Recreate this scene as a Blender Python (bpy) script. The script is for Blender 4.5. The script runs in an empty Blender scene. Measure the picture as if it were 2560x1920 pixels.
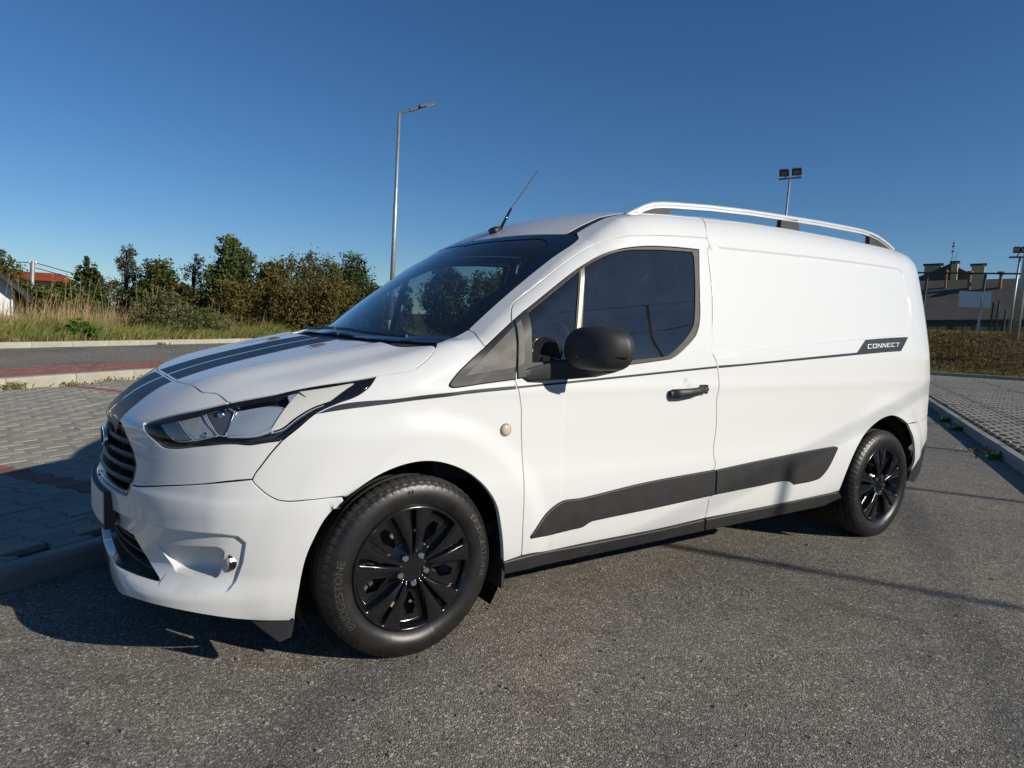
import bpy, bmesh, math, random
import numpy as np
from mathutils import Vector, Matrix
from mathutils.geometry import delaunay_2d_cdt
R=math.radians
SC=bpy.context.scene
COL=SC.collection
rng=random.Random(7)
nrng=np.random.RandomState(11)

CAM_P=(-1.0561,-2.9934,1.1841); CAM_F=1726.96; CAM_YAW=0.59590; CAM_PITCH=-0.08779; CAM_ROLL=0.04146
# ------------------------------------------------------------------ camera
CAMP=np.array(CAM_P)
F_PX,CYAW,CPITCH,CROLL=CAM_F,CAM_YAW,CAM_PITCH,CAM_ROLL
def cam_axes(yaw,pitch,roll):
    cy,sy=math.cos(yaw),math.sin(yaw); cp,sp=math.cos(pitch),math.sin(pitch)
    fwd=np.array([sy*cp,cy*cp,sp]); right=np.array([cy,-sy,0.]); up=np.cross(right,fwd)
    c,s=math.cos(roll),math.sin(roll)
    return c*right+s*up, -s*right+c*up, fwd
c_r,c_u,c_f=cam_axes(CYAW,CPITCH,CROLL)
cam=bpy.data.cameras.new('camera'); cam.sensor_width=36.0; cam.lens=F_PX*36.0/2560.0
cam.clip_start=0.05; cam.clip_end=3000
camo=bpy.data.objects.new('camera',cam); COL.objects.link(camo)
camo.matrix_world=Matrix(((c_r[0],c_u[0],-c_f[0],CAMP[0]),(c_r[1],c_u[1],-c_f[1],CAMP[1]),(c_r[2],c_u[2],-c_f[2],CAMP[2]),(0,0,0,1)))
SC.camera=camo
def project(P):
    q=np.asarray(P,float)-CAMP
    z=q@c_f
    return 1280+F_PX*(q@c_r)/z, 960-F_PX*(q@c_u)/z, z

# ------------------------------------------------------------------ sky, sun, exposure
SUN_EL=R(24.5); SH_AZ=R(119.0)          # shadows point along SH_AZ
sd=np.array([math.cos(SH_AZ)*math.cos(SUN_EL),math.sin(SH_AZ)*math.cos(SUN_EL),-math.sin(SUN_EL)])
W=bpy.data.worlds.new('World'); SC.world=W; W.use_nodes=True
nt=W.node_tree; nt.nodes.clear()
sky=nt.nodes.new('ShaderNodeTexSky'); sky.sky_type='NISHITA'; sky.sun_disc=False
sky.sun_elevation=SUN_EL
saz=math.atan2(-sd[0],-sd[1])           # azimuth of the sun measured from +Y towards +X
sky.sun_rotation=saz
sky.altitude=900; sky.air_density=1.0; sky.dust_density=0.05; sky.ozone_density=6.0
bg=nt.nodes.new('ShaderNodeBackground'); bg.inputs['Strength'].default_value=0.078
wo=nt.nodes.new('ShaderNodeOutputWorld')
hs=nt.nodes.new('ShaderNodeHueSaturation'); hs.inputs['Saturation'].default_value=1.10; nt.links.new(sky.outputs[0],hs.inputs['Color']); nt.links.new(hs.outputs[0],bg.inputs[0]); nt.links.new(bg.outputs[0],wo.inputs[0])
sun=bpy.data.lights.new('sun','SUN'); sun.energy=4.6; sun.angle=R(0.53); sun.color=(1.0,0.935,0.83)
suno=bpy.data.objects.new('sun',sun); COL.objects.link(suno)
suno.rotation_euler=Vector(sd).to_track_quat('-Z','Y').to_euler()
SC.view_settings.view_transform='Standard'; SC.view_settings.look='None'
SC.view_settings.exposure=0.12; SC.view_settings.gamma=1.0; SC.view_settings.use_curve_mapping=False
SC.cycles.max_bounces=8; SC.cycles.transparent_max_bounces=16; SC.cycles.caustics_reflective=False; SC.cycles.caustics_refractive=False
UPV=np.array([0,math.sin(R(-2.3)),math.cos(R(-2.3))])   # true vertical: the lot itself slopes

# ------------------------------------------------------------------ materials
def nodes(name):
    m=bpy.data.materials.new(name); m.use_nodes=True
    n=m.node_tree; b=n.nodes['Principled BSDF']; return m,n,b
def N(n,t,**kw):
    x=n.nodes.new(t)
    for k,v in kw.items():
        if k.startswith('i_'): x.inputs[k[2:].replace('_',' ')].default_value=v
        else: setattr(x,k,v)
    return x
def coords(n,obj=True):
    t=n.nodes.new('ShaderNodeTexCoord'); return t.outputs['Object' if obj else 'Generated']
def ramp(n,src,stops):
    r=n.nodes.new('ShaderNodeValToRGB'); e=r.color_ramp.elements
    while len(e)>1: e.remove(e[-1])
    e[0].position=stops[0][0]; e[0].color=(*stops[0][1],1)
    for p,c in stops[1:]:
        k=e.new(p); k.color=(*c,1)
    n.links.new(src,r.inputs[0]); return r.outputs[0]
def noise(n,co,scale,detail=4,rough=.6,dist=0):
    x=n.nodes.new('ShaderNodeTexNoise'); x.inputs['Scale'].default_value=scale; x.inputs['Detail'].default_value=detail
    x.inputs['Roughness'].default_value=rough; x.inputs['Distortion'].default_value=dist
    n.links.new(co,x.inputs['Vector']); return x.outputs[0]
def bump(n,b,h,strength,dist):
    x=n.nodes.new('ShaderNodeBump'); x.inputs['Strength'].default_value=strength; x.inputs['Distance'].default_value=dist
    n.links.new(h,x.inputs['Height']); n.links.new(x.outputs[0],b.inputs['Normal']); return x
def simple(name,col,rough=.5,metal=0,spec=.5,coat=0,var=0,vscale=8,bscale=0,bstr=.2,bdist=.001):
    m,n,b=nodes(name)
    b.inputs['Base Color'].default_value=(*col,1); b.inputs['Roughness'].default_value=rough
    b.inputs['Metallic'].default_value=metal; b.inputs['Specular IOR Level'].default_value=spec
    b.inputs['Coat Weight'].default_value=coat; b.inputs['Coat Roughness'].default_value=.03
    co=coords(n)
    if var:
        f=noise(n,co,vscale)
        c=ramp(n,f,[(.3,tuple(x*(1-var) for x in col)),(.7,tuple(min(1,x*(1+var)) for x in col))])
        n.links.new(c,b.inputs['Base Color'])
    if bscale: bump(n,b,noise(n,co,bscale,2),bstr,bdist)
    return m
M={}
# car paint: white outside, dark trim on the inner face of each panel
m,n,b=nodes('white_paint')
co=coords(n); cr=n.nodes.new('ShaderNodeRGB'); cr.outputs[0].default_value=(.67,.675,.665,1); c=cr.outputs[0]
geo=n.nodes.new('ShaderNodeNewGeometry'); mx=n.nodes.new('ShaderNodeMix'); mx.data_type='RGBA'
n.links.new(geo.outputs['Backfacing'],mx.inputs[0]); n.links.new(c,mx.inputs[6]); mx.inputs[7].default_value=(.02,.02,.022,1)
# fine road dust low down
sx=n.nodes.new('ShaderNodeSeparateXYZ'); n.links.new(co,sx.inputs[0])
dn=noise(n,co,60,5,.7); mt=N(n,'ShaderNodeMapRange'); n.links.new(sx.outputs[2],mt.inputs[0]); mt.inputs[1].default_value=.55; mt.inputs[2].default_value=.2; mt.inputs[3].default_value=0; mt.inputs[4].default_value=.35
mu=n.nodes.new('ShaderNodeMath'); mu.operation='MULTIPLY'; n.links.new(dn,mu.inputs[0]); n.links.new(mt.outputs[0],mu.inputs[1])
mx2=n.nodes.new('ShaderNodeMix'); mx2.data_type='RGBA'; n.links.new(mu.outputs[0],mx2.inputs[0]); n.links.new(mx.outputs[2],mx2.inputs[6]); mx2.inputs[7].default_value=(.42,.40,.36,1)
n.links.new(mx2.outputs[2],b.inputs['Base Color'])
b.inputs['Roughness'].default_value=.42; b.inputs['Coat Weight'].default_value=.85; b.inputs['Coat Roughness'].default_value=.035; b.inputs['Coat IOR'].default_value=1.45
b.inputs['Specular IOR Level'].default_value=.2
M['white']=m
M['plastic']=simple('black_plastic',(.022,.022,.023),.52,var=.25,vscale=14,bscale=900,bstr=.25,bdist=.0006)
M['gloss']=simple('gloss_black',(.008,.008,.009),.12,coat=.6)
M['cover']=simple('hub_cover_black',(.006,.006,.007),.17,coat=.55,var=.4,vscale=40)
m,n,b=nodes('faded_trim'); co=coords(n); f=noise(n,co,9,6,.75); f2=noise(n,co,260,3,.7)
c=ramp(n,f,[(.3,(.075,.07,.062)),(.55,(.13,.122,.105)),(.75,(.20,.185,.15))]); n.links.new(c,b.inputs['Base Color']); b.inputs['Roughness'].default_value=.6; bump(n,b,f2,.35,.0008); M['faded']=m
M['seal']=simple('window_seal',(.036,.032,.028),.55,var=.35,vscale=20)
M['pillar']=simple('window_divider',(.24,.22,.18),.38,metal=.3,var=.2,vscale=12)
M['decal']=simple('grey_decal',(.026,.029,.036),.45,spec=.3)
M['stripe']=simple('bonnet_stripe',(.012,.015,.021),.42,spec=.3)
M['orange']=simple('orange_pinstripe',(.50,.09,.02),.4)
M['letter']=simple('white_letter',(.72,.72,.71),.5)
M['rubber']=simple('tyre_rubber',(.013,.0125,.012),.40,var=.5,vscale=18,bscale=220,bstr=.25,bdist=.0008)
M['rubber_txt']=simple('tyre_letter_rubber',(.05,.05,.049),.5,var=.3,vscale=60)
M['dust_rubber']=simple('tyre_tread_rubber',(.028,.026,.023),.75,var=.35,vscale=30,bscale=300,bstr=.3,bdist=.001)
M['chrome']=simple('chrome',(.72,.73,.75),.12,metal=1)
M['alu']=simple('satin_aluminium',(.80,.80,.78),.33,metal=.55,var=.05)
M['steel']=simple('rusty_steel',(.10,.085,.07),.6,metal=.5,var=.5,vscale=20)
M['refl']=simple('lamp_reflector',(.52,.51,.48),.42,metal=.35,var=.15,vscale=30)
M['reflc']=simple('lamp_chrome_bar',(.66,.71,.77),.30,metal=.55)
M['lampdark']=simple('lamp_dark_metal',(.20,.20,.21),.28,metal=.6)
m,n,b=nodes('ribbed_reflector'); co=coords(n); wv=N(n,'ShaderNodeTexWave'); wv.wave_type='BANDS'; wv.bands_direction='Z'; wv.inputs['Scale'].default_value=62; wv.inputs['Distortion'].default_value=.3; n.links.new(co,wv.inputs['Vector'])
b.inputs['Base Color'].default_value=(.58,.64,.70,1); b.inputs['Metallic'].default_value=.5; b.inputs['Roughness'].default_value=.3; bump(n,b,wv.outputs[0],.6,.002); M['ribbed']=m
m,n,b=nodes('daylight_strip'); co=coords(n); ck=N(n,'ShaderNodeTexVoronoi'); ck.inputs['Scale'].default_value=620; n.links.new(co,ck.inputs['Vector'])
c=ramp(n,ck.outputs[0],[(0,(.86,.84,.77)),(.7,(.62,.60,.53))]); n.links.new(c,b.inputs['Base Color']); b.inputs['Roughness'].default_value=.35; bump(n,b,ck.outputs[0],.25,.001); M['drl']=m
def glassy(name,tint,rough=0.0,ior=1.5,boost=1.0,dust=0.0):
    m=bpy.data.materials.new(name); m.use_nodes=True; n=m.node_tree; n.nodes.clear()
    o=n.nodes.new('ShaderNodeOutputMaterial'); tr=n.nodes.new('ShaderNodeBsdfTransparent'); gl=n.nodes.new('ShaderNodeBsdfGlossy'); mi=n.nodes.new('ShaderNodeMixShader')
    tr.inputs[0].default_value=(*tint,1); gl.inputs['Roughness'].default_value=rough
    ge=n.nodes.new('ShaderNodeNewGeometry'); dt=n.nodes.new('ShaderNodeVectorMath'); dt.operation='DOT_PRODUCT'; n.links.new(ge.outputs['Normal'],dt.inputs[0]); n.links.new(ge.outputs['Incoming'],dt.inputs[1])
    f0=((ior-1)/(ior+1))**2
    def mt(op,a,b_,clamp=False):
        q=n.nodes.new('ShaderNodeMath'); q.operation=op; q.use_clamp=clamp
        for k,v in enumerate((a,b_)):
            if v is None: continue
            if isinstance(v,(int,float)): q.inputs[k].default_value=v
            else: n.links.new(v,q.inputs[k])
        return q.outputs[0]
    c5=mt('POWER',mt('SUBTRACT',1.0,mt('ABSOLUTE',dt.outputs['Value'],None)),5.0)      # Schlick reflectance, same from both sides
    fr=mt('ADD',mt('MULTIPLY',c5,1-f0),f0); mu=n.nodes.new('ShaderNodeMath'); mu.operation='MULTIPLY'; mu.use_clamp=True; mu.inputs[1].default_value=boost; n.links.new(fr,mu.inputs[0])
    n.links.new(mu.outputs[0],mi.inputs[0]); n.links.new(tr.outputs[0],mi.inputs[1]); n.links.new(gl.outputs[0],mi.inputs[2]); 
    if dust:
        df=n.nodes.new('ShaderNodeBsdfDiffuse'); df.inputs[0].default_value=(.55,.54,.50,1); m2=n.nodes.new('ShaderNodeMixShader'); m2.inputs[0].default_value=dust
        tc=n.nodes.new('ShaderNodeTexCoord'); ns=noise(n,tc.outputs['Object'],7,5,.7); mq=mt('MULTIPLY',ns,dust*2.0); n.links.new(mq,m2.inputs[0])
        n.links.new(mi.outputs[0],m2.inputs[1]); n.links.new(df.outputs[0],m2.inputs[2]); n.links.new(m2.outputs[0],o.inputs[0])
    else: n.links.new(mi.outputs[0],o.inputs[0])
    return m
M['glass']=glassy('side_glass',(.60,.68,.67),.006,1.52,3.0,dust=.022)
M['wsglass']=glassy('windscreen_glass',(.60,.70,.68),.01,1.5,1.6,dust=.02)
M['lens']=glassy('lamp_lens',(.93,.94,.95),.01,1.42,1.0)
M['mirror']=simple('mirror_glass',(.8,.82,.85),.02,metal=1)
M['cabin']=simple('cabin_trim',(.022,.022,.024),.75,var=.2)
M['fabric']=simple('seat_fabric',(.03,.03,.035),.9,var=.3,vscale=60)
M['liner']=simple('underbody_black',(.008,.008,.008),.85)
M['amber']=simple('indicator_lens',(.55,.47,.33),.2,coat=.5)
M['keycyl']=simple('key_cylinder',(.18,.18,.18),.35,metal=.8)
M['badge']=simple('badge_blue',(.015,.03,.10),.12,coat=1)
M['plate']=simple('number_plate',(.62,.62,.60),.45)

# asphalt with embedded stone
def asphalt(name,base,big=1.0):
    m,n,b=nodes(name); co=coords(n)
    def mix(a,b_,f,mode='MIX'):
        k=n.nodes.new('ShaderNodeMix'); k.data_type='RGBA'; k.blend_type=mode
        if isinstance(f,(int,float)): k.inputs[0].default_value=f
        else: n.links.new(f,k.inputs[0])
        n.links.new(a,k.inputs[6])
        if isinstance(b_,tuple): k.inputs[7].default_value=(*b_,1)
        else: n.links.new(b_,k.inputs[7])
        return k.outputs[2]
    v=N(n,'ShaderNodeTexVoronoi'); v.inputs['Scale'].default_value=165/big; n.links.new(co,v.inputs['Vector'])
    sep=n.nodes.new('ShaderNodeSeparateColor'); n.links.new(v.outputs['Color'],sep.inputs[0])
    W_=(1.0,.915,.77)
    tone=lambda k:tuple(base*k*x for x in W_)
    stone=ramp(n,sep.outputs[0],[(0,tone(.50)),(.35,tone(.80)),(.70,tone(1.05)),(.90,tone(1.45)),(.97,tone(2.0)),(1,tone(2.6))])
    v3=N(n,'ShaderNodeTexVoronoi'); v3.inputs['Scale'].default_value=64/big; n.links.new(co,v3.inputs['Vector'])     # the few larger pale stones
    sp3=n.nodes.new('ShaderNodeSeparateColor'); n.links.new(v3.outputs['Color'],sp3.inputs[0])
    big_=n.nodes.new('ShaderNodeMath'); big_.operation='GREATER_THAN'; big_.inputs[1].default_value=.95; n.links.new(sp3.outputs[1],big_.inputs[0])
    core=n.nodes.new('ShaderNodeMath'); core.operation='LESS_THAN'; core.inputs[1].default_value=.36; n.links.new(v3.outputs['Distance'],core.inputs[0])
    bm=n.nodes.new('ShaderNodeMath'); bm.operation='MULTIPLY'; n.links.new(big_.outputs[0],bm.inputs[0]); n.links.new(core.outputs[0],bm.inputs[1])
    c=mix(stone,tone(2.3),bm.outputs[0])
    f=noise(n,co,.55,5,.62,.6); f2=noise(n,co,9,4,.7); f3=noise(n,co,2.3,3,.5,1.5)
    c=mix(c,ramp(n,f,[(.30,(.74,.74,.75)),(.5,(1,1,1)),(.72,(1.17,1.14,1.08))]),1,'MULTIPLY')
    c=mix(c,ramp(n,f2,[(.3,(.82,.82,.82)),(.7,(1.14,1.14,1.14))]),1,'MULTIPLY')
    c=mix(c,ramp(n,f3,[(.62,(1,1,1)),(.70,(.80,.79,.78))]),1,'MULTIPLY')
    n.links.new(c,b.inputs['Base Color']); b.inputs['Roughness'].default_value=.85; b.inputs['Specular IOR Level'].default_value=.2
    v2=N(n,'ShaderNodeTexVoronoi'); v2.feature='SMOOTH_F1'; v2.inputs['Scale'].default_value=210/big; v2.inputs['Smoothness'].default_value=.3; n.links.new(co,v2.inputs['Vector'])
    inv=n.nodes.new('ShaderNodeMath'); inv.operation='SUBTRACT'; inv.inputs[0].default_value=1; n.links.new(v2.outputs[0],inv.inputs[1])
    ad=n.nodes.new('ShaderNodeMath'); ad.operation='MULTIPLY_ADD'; n.links.new(f2,ad.inputs[0]); ad.inputs[1].default_value=.6; n.links.new(inv.outputs[0],ad.inputs[2])
    bump(n,b,ad.outputs[0],.85,.0042*big)
    return m
M['asphalt']=asphalt('asphalt',.215)
M['road']=asphalt('road_asphalt',.23,big=1.6)
def concrete(name,c1,c2,scale=6,rough=.85,rand=0.0):
    m,n,b=nodes(name); co=coords(n); f=noise(n,co,scale,6,.7); f2=noise(n,co,scale*40,3,.6)
    c=ramp(n,f,[(.3,c1),(.7,c2)])
    if rand:
        oi=n.nodes.new('ShaderNodeObjectInfo'); rr=ramp(n,oi.outputs['Random'],[(0,(1-rand,1-rand*.9,1-rand*.9)),(.5,(1,1,1)),(1,(1+rand,1+rand*.8,1+rand*.6))])
        k=n.nodes.new('ShaderNodeMix'); k.data_type='RGBA'; k.blend_type='MULTIPLY'; k.inputs[0].default_value=1; n.links.new(c,k.inputs[6]); n.links.new(rr,k.inputs[7]); c=k.outputs[2]
    t=ramp(n,f2,[(.3,(.8,.8,.8)),(.7,(1.15,1.15,1.15))]); k=n.nodes.new('ShaderNodeMix'); k.data_type='RGBA'; k.blend_type='MULTIPLY'; k.inputs[0].default_value=1; n.links.new(c,k.inputs[6]); n.links.new(t,k.inputs[7])
    n.links.new(k.outputs[2],b.inputs['Base Color']); b.inputs['Roughness'].default_value=rough; b.inputs['Specular IOR Level'].default_value=.25
    bump(n,b,f2,.5,.002); return m
M['paver']=concrete('grey_paver',(.255,.24,.20),(.345,.325,.265),3,rand=.12)
M['paver_red']=concrete('red_paver',(.23,.105,.085),(.30,.145,.115),4,rand=.12)
M['joint']=concrete('joint_sand',(.05,.045,.035),(.085,.075,.055),8)
M['kerb']=concrete('kerb_concrete',(.34,.32,.25),(.47,.44,.35),3.5,rand=.08)
M['kerb2']=concrete('kerb_concrete_grey',(.26,.25,.22),(.34,.33,.29),3.5,rand=.08)
M['soil']=concrete('soil',(.10,.085,.05),(.17,.14,.075),1.5)
def leafmat(name,cols,scale=1.2,trans=.25):
    m,n,b=nodes(name); co=coords(n); f=noise(n,co,scale,4,.7); f2=noise(n,co,scale*9,2,.6)
    ad=n.nodes.new('ShaderNodeMath'); ad.operation='MULTIPLY_ADD'; n.links.new(f2,ad.inputs[0]); ad.inputs[1].default_value=.5; 
    s=n.nodes.new('ShaderNodeMath'); s.operation='MULTIPLY'; s.inputs[1].default_value=.6; n.links.new(f,s.inputs[0]); n.links.new(s.outputs[0],ad.inputs[2])
    k=len(cols); c=ramp(n,ad.outputs[0],[(.36+.36*i/(k-1),cols[i]) for i in range(k)])
    n.links.new(c,b.inputs['Base Color']); b.inputs['Roughness'].default_value=.6; b.inputs['Specular IOR Level'].default_value=.2
    b.inputs['Transmission Weight'].default_value=0
    tl=n.nodes.new('ShaderNodeBsdfTranslucent'); n.links.new(c,tl.inputs[0]); ms=n.nodes.new('ShaderNodeMixShader'); ms.inputs[0].default_value=trans
    o=n.nodes['Material Output']; n.links.new(b.outputs[0],ms.inputs[1]); n.links.new(tl.outputs[0],ms.inputs[2]); n.links.new(ms.outputs[0],o.inputs[0]); return m
M['lf_green']=leafmat('leaf_green',[(0.04, 0.065, 0.016), (0.085, 0.115, 0.028), (0.14, 0.165, 0.05)])
M['lf_olive']=leafmat('leaf_olive',[(0.05, 0.052, 0.014), (0.11, 0.1, 0.027), (0.17, 0.145, 0.045)])
M['lf_autumn']=leafmat('leaf_autumn',[(.06,.058,.018),(.13,.115,.032),(.21,.165,.055)])
M['lf_dark']=leafmat('leaf_dark',[(0.022, 0.036, 0.013), (0.045, 0.066, 0.022), (0.08, 0.105, 0.034)])
M['lf_grey']=leafmat('leaf_grey_green',[(.04,.045,.025),(.08,.085,.045),(.13,.125,.07)])
M['lf_bright']=leafmat('leaf_bright',[(.03,.08,.01),(.06,.15,.018),(.10,.20,.03)])
M['lf_weed']=leafmat('leaf_weed',[(.07,.09,.03),(.13,.15,.05),(.19,.20,.075)],2.5)
M['gr_dry']=leafmat('grass_dry',[(.22,.155,.07),(.40,.29,.14),(.55,.42,.23)],.9,.3)
M['gr_green']=leafmat('grass_green',[(.10,.125,.03),(.21,.22,.055),(.38,.33,.11)],.8,.3)
M['gr_bank']=leafmat('grass_bank',[(.15,.125,.048),(.29,.22,.09),(.46,.35,.17)],1.6,.2)
M['bark']=concrete('bark',(.05,.042,.03),(.09,.075,.055),9)
M['flower']=simple('flower_lilac',(.30,.28,.45),.7)
M['galv']=simple('galvanised_steel',(.36,.37,.37),.45,metal=.6,var=.2,vscale=6)
M['lampgrey']=simple('lamp_grey',(.10,.10,.105),.5,metal=.3)
M['fl_lens']=simple('flood_lens',(.30,.24,.20),.25)
M['fence']=simple('fence_dark_green',(.012,.028,.020),.45)
M['net']=simple('net_wire',(.02,.03,.028),.6)
M['render_white']=concrete('white_render',(.70,.70,.67),(.78,.78,.75),1.5)
M['roof_dark']=concrete('roof_anthracite',(.035,.035,.038),(.055,.055,.058),4)
M['roof_red']=concrete('roof_red_tile',(.20,.045,.022),(.30,.075,.035),3)
M['roof_felt']=concrete('roof_felt',(.085,.077,.066),(.115,.105,.09),1.2)
M['yellow_wall']=concrete('yellow_render',(.55,.45,.20),(.66,.55,.27),2)
M['beige_wall']=concrete('beige_render',(.30,.265,.20),(.38,.34,.26),2)
M['beige_pipe']=simple('vent_rust',(.20,.085,.055),.7,var=.3)
M['winframe']=simple('window_frame_dark',(.012,.018,.020),.4)
M['winglass']=simple('building_glass',(.03,.045,.06),.08,spec=.9)
M['board']=simple('backboard_grey_white',(.62,.66,.68),.5)
M['paper']=simple('paper_scrap',(.55,.53,.48),.8)
M['wire']=simple('cable_black',(.02,.02,.02),.6)

# ------------------------------------------------------------------ object helpers
def link(o): COL.objects.link(o); return o
def props(o,label=None,cat=None,group=None,kind=None):
    if label: o['label']=label
    if cat: o['category']=cat
    if group: o['group']=group
    if kind: o['kind']=kind
    return o
def empty(name,loc,label,cat,group=None):
    o=bpy.data.objects.new(name,None); o.location=Vector(loc); o.empty_display_size=.2; link(o); return props(o,label,cat,group)
def mesh_obj(name,V,Fc,mat,parent=None,normals=None,smooth=False,mats=None,fmat=None,local=True):
    me=bpy.data.meshes.new(name); me.from_pydata([tuple(map(float,v)) for v in V],[],[tuple(map(int,f)) for f in Fc])
    if mats:
        for mm in mats: me.materials.append(mm)
        if fmat is not None: me.polygons.foreach_set('material_index',list(map(int,fmat)))
    else: me.materials.append(mat)
    if smooth: me.polygons.foreach_set('use_smooth',[True]*len(me.polygons))
    me.update()
    if normals is not None: me.normals_split_custom_set_from_vertices([tuple(map(float,v)) for v in normals])
    o=bpy.data.objects.new(name,me); link(o)
    if parent is not None:
        o.parent=parent
        if local: o.matrix_parent_inverse=world_of(parent).inverted()
    return o
def world_of(p):
    mw=Matrix.LocRotScale(p.location,p.rotation_euler,p.scale)
    if p.parent: mw=world_of(p.parent)@p.matrix_parent_inverse@mw
    return mw
class MB:
    def __init__(s): s.V=[];s.F=[];s.m=[]
    def add(s,V,F,mi=0):
        k=len(s.V); s.V+=[tuple(v) for v in V]; s.F+=[tuple(i+k for i in f) for f in F]; s.m+=[mi]*len(F); return s
    def box(s,c,size,ax=None,mi=0,bev=0):
        c=np.array(c,float); h=np.array(size,float)/2
        A=np.eye(3) if ax is None else np.array(ax,float)
        if bev:
            pts=[];k=bev
            lay=[(-h[2],h[0]-k,h[1]-k),(-h[2]+k,h[0],h[1]),(h[2]-k,h[0],h[1]),(h[2],h[0]-k,h[1]-k)]
            def ring(z,a,b): return [(-a+k,-b,z),(a-k,-b,z),(a,-b+k,z),(a,b-k,z),(a-k,b,z),(-a+k,b,z),(-a,b-k,z),(-a,-b+k,z)]
            V=[]; 
            for z,a,b in lay: V+=ring(z,a,b)
            F=[tuple(range(7,-1,-1)),tuple(range(24,32))]
            for l in range(3):
                for i in range(8): F.append((l*8+i,l*8+(i+1)%8,(l+1)*8+(i+1)%8,(l+1)*8+i))
        else:
            V=[(-h[0],-h[1],-h[2]),(h[0],-h[1],-h[2]),(h[0],h[1],-h[2]),(-h[0],h[1],-h[2]),(-h[0],-h[1],h[2]),(h[0],-h[1],h[2]),(h[0],h[1],h[2]),(-h[0],h[1],h[2])]
            F=[(3,2,1,0),(4,5,6,7),(0,1,5,4),(1,2,6,5),(2,3,7,6),(3,0,4,7)]
        return s.add([c+np.array(v)@A for v in V],F,mi)
    def tube(s,pts,rad,n=8,mi=0,cap=True):
        pts=[np.array(p,float) for p in pts]; m=len(pts)
        if np.isscalar(rad): rad=[rad]*m
        V=[];F=[];prev=None
        for i,p in enumerate(pts):
            t=(pts[min(i+1,m-1)]-pts[max(i-1,0)]); t/=np.linalg.norm(t)+1e-12
            if prev is None:
                a=np.array([0,0,1.]) if abs(t[2])<.9 else np.array([1.,0,0]); e=np.cross(t,a)
            else: e=prev-t*(prev@t)
            e/=np.linalg.norm(e); prev=e; f=np.cross(t,e)
            for k in range(n):
                an=2*math.pi*k/n; V.append(p+rad[i]*(math.cos(an)*e+math.sin(an)*f))
        for i in range(m-1):
            for k in range(n): F.append((i*n+k,i*n+(k+1)%n,(i+1)*n+(k+1)%n,(i+1)*n+k))
        if cap: F.append(tuple(range(n-1,-1,-1))); F.append(tuple((m-1)*n+k for k in range(n)))
        return s.add(V,F,mi)
    def quad(s,a,b,c,d,mi=0): return s.add([a,b,c,d],[(0,1,2,3)],mi)
    def obj(s,name,mat,parent=None,smooth=False,mats=None):
        return mesh_obj(name,s.V,s.F,mat,parent,smooth=smooth,mats=mats,fmat=s.m if mats else None)
def copy_tree(o,parent=None):
    c=o.copy(); COL.objects.link(c)
    if parent is not None: c.parent=parent
    for ch in list(o.children): copy_tree(ch,c)
    return c

# ================================================================== VAN BODY SURFACE (one smooth implicit surface; panels are cut from it)
RECPOLY=[(1.508,1.577),(1.60,1.58),(2.426,1.604),(3.326,1.616),(3.39,1.59),(3.412,1.442),(3.402,1.337),(3.343,1.261),(3.256,1.211),(2.776,1.18),(2.055,1.125),(1.659,1.091),(1.462,1.085),(1.475,1.2),(1.497,1.40)]
def spl(xs,ys):
    xs=np.array(xs,float);ys=np.array(ys,float)
    h=np.diff(xs);d=np.diff(ys)/h
    m=np.empty(len(xs));m[0]=d[0];m[-1]=d[-1]
    m[1:-1]=(d[:-1]*h[1:]+d[1:]*h[:-1])/(h[:-1]+h[1:])
    def f(x):
        x=np.asarray(x,float)
        i=np.clip(np.searchsorted(xs,x)-1,0,len(xs)-2)
        t=(x-xs[i])/h[i];tl=np.clip(t,0,1)
        a=ys[i]*(2*tl**3-3*tl**2+1)+m[i]*h[i]*(tl**3-2*tl**2+tl)+ys[i+1]*(3*tl**2-2*tl**3)+m[i+1]*h[i]*(tl**3-tl**2)
        return a+np.where(t<0,m[0]*h[0]*t,0)+np.where(t>1,m[-1]*h[-1]*(t-1),0)
    return f
def sst(a,b,x):
    t=np.clip((x-a)/(b-a),0,1);return t*t*(3-2*t)
def smax(a,b,r):
    u=np.maximum(a+r,0);v=np.maximum(b+r,0)
    return np.where((a>-r)&(b>-r),np.sqrt(u*u+v*v)-r,np.maximum(a,b))
def smin(a,b,r): return -smax(-a,-b,r)
def polysd(P,x,z):
    # signed distance to polygon (neg inside)
    P=np.asarray(P);d=np.full(np.shape(x),1e9);ins=np.zeros(np.shape(x),bool)
    for i in range(len(P)):
        a=P[i];b=P[(i+1)%len(P)];e=b-a;L=e@e
        t=np.clip(((x-a[0])*e[0]+(z-a[1])*e[1])/L,0,1)
        d=np.minimum(d,np.hypot(x-a[0]-t*e[0],z-a[1]-t*e[1]))
        c=((a[1]>z)!=(b[1]>z))&(x<(b[0]-a[0])*(z-a[1])/(b[1]-a[1]+1e-12)+a[0]);ins^=c
    return np.where(ins,-d,d)
Pz=spl([.15,.20,.26,.32,.40,.50,.56,.60,.64,.70,.80,.88,.905,.93,.97,1.02,1.10,1.2,1.3,1.4,1.5,1.56,1.62,1.70,1.80],
       [.84,.862,.885,.902,.914,.9215,.923,.9215,.917,.913,.9115,.9095,.9095,.911,.906,.901,.891,.872,.851,.828,.803,.788,.771,.745,.71])
Px=spl([-.85,-.7,-.55,-.4,-.25,-.1,.1,.35,.7,2.4,2.8,3.1,3.4,3.6,3.75,3.86],
       [-.22,-.125,-.075,-.045,-.028,-.018,-.010,-.003,0,0,-.006,-.018,-.042,-.075,-.125,-.20])
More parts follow.
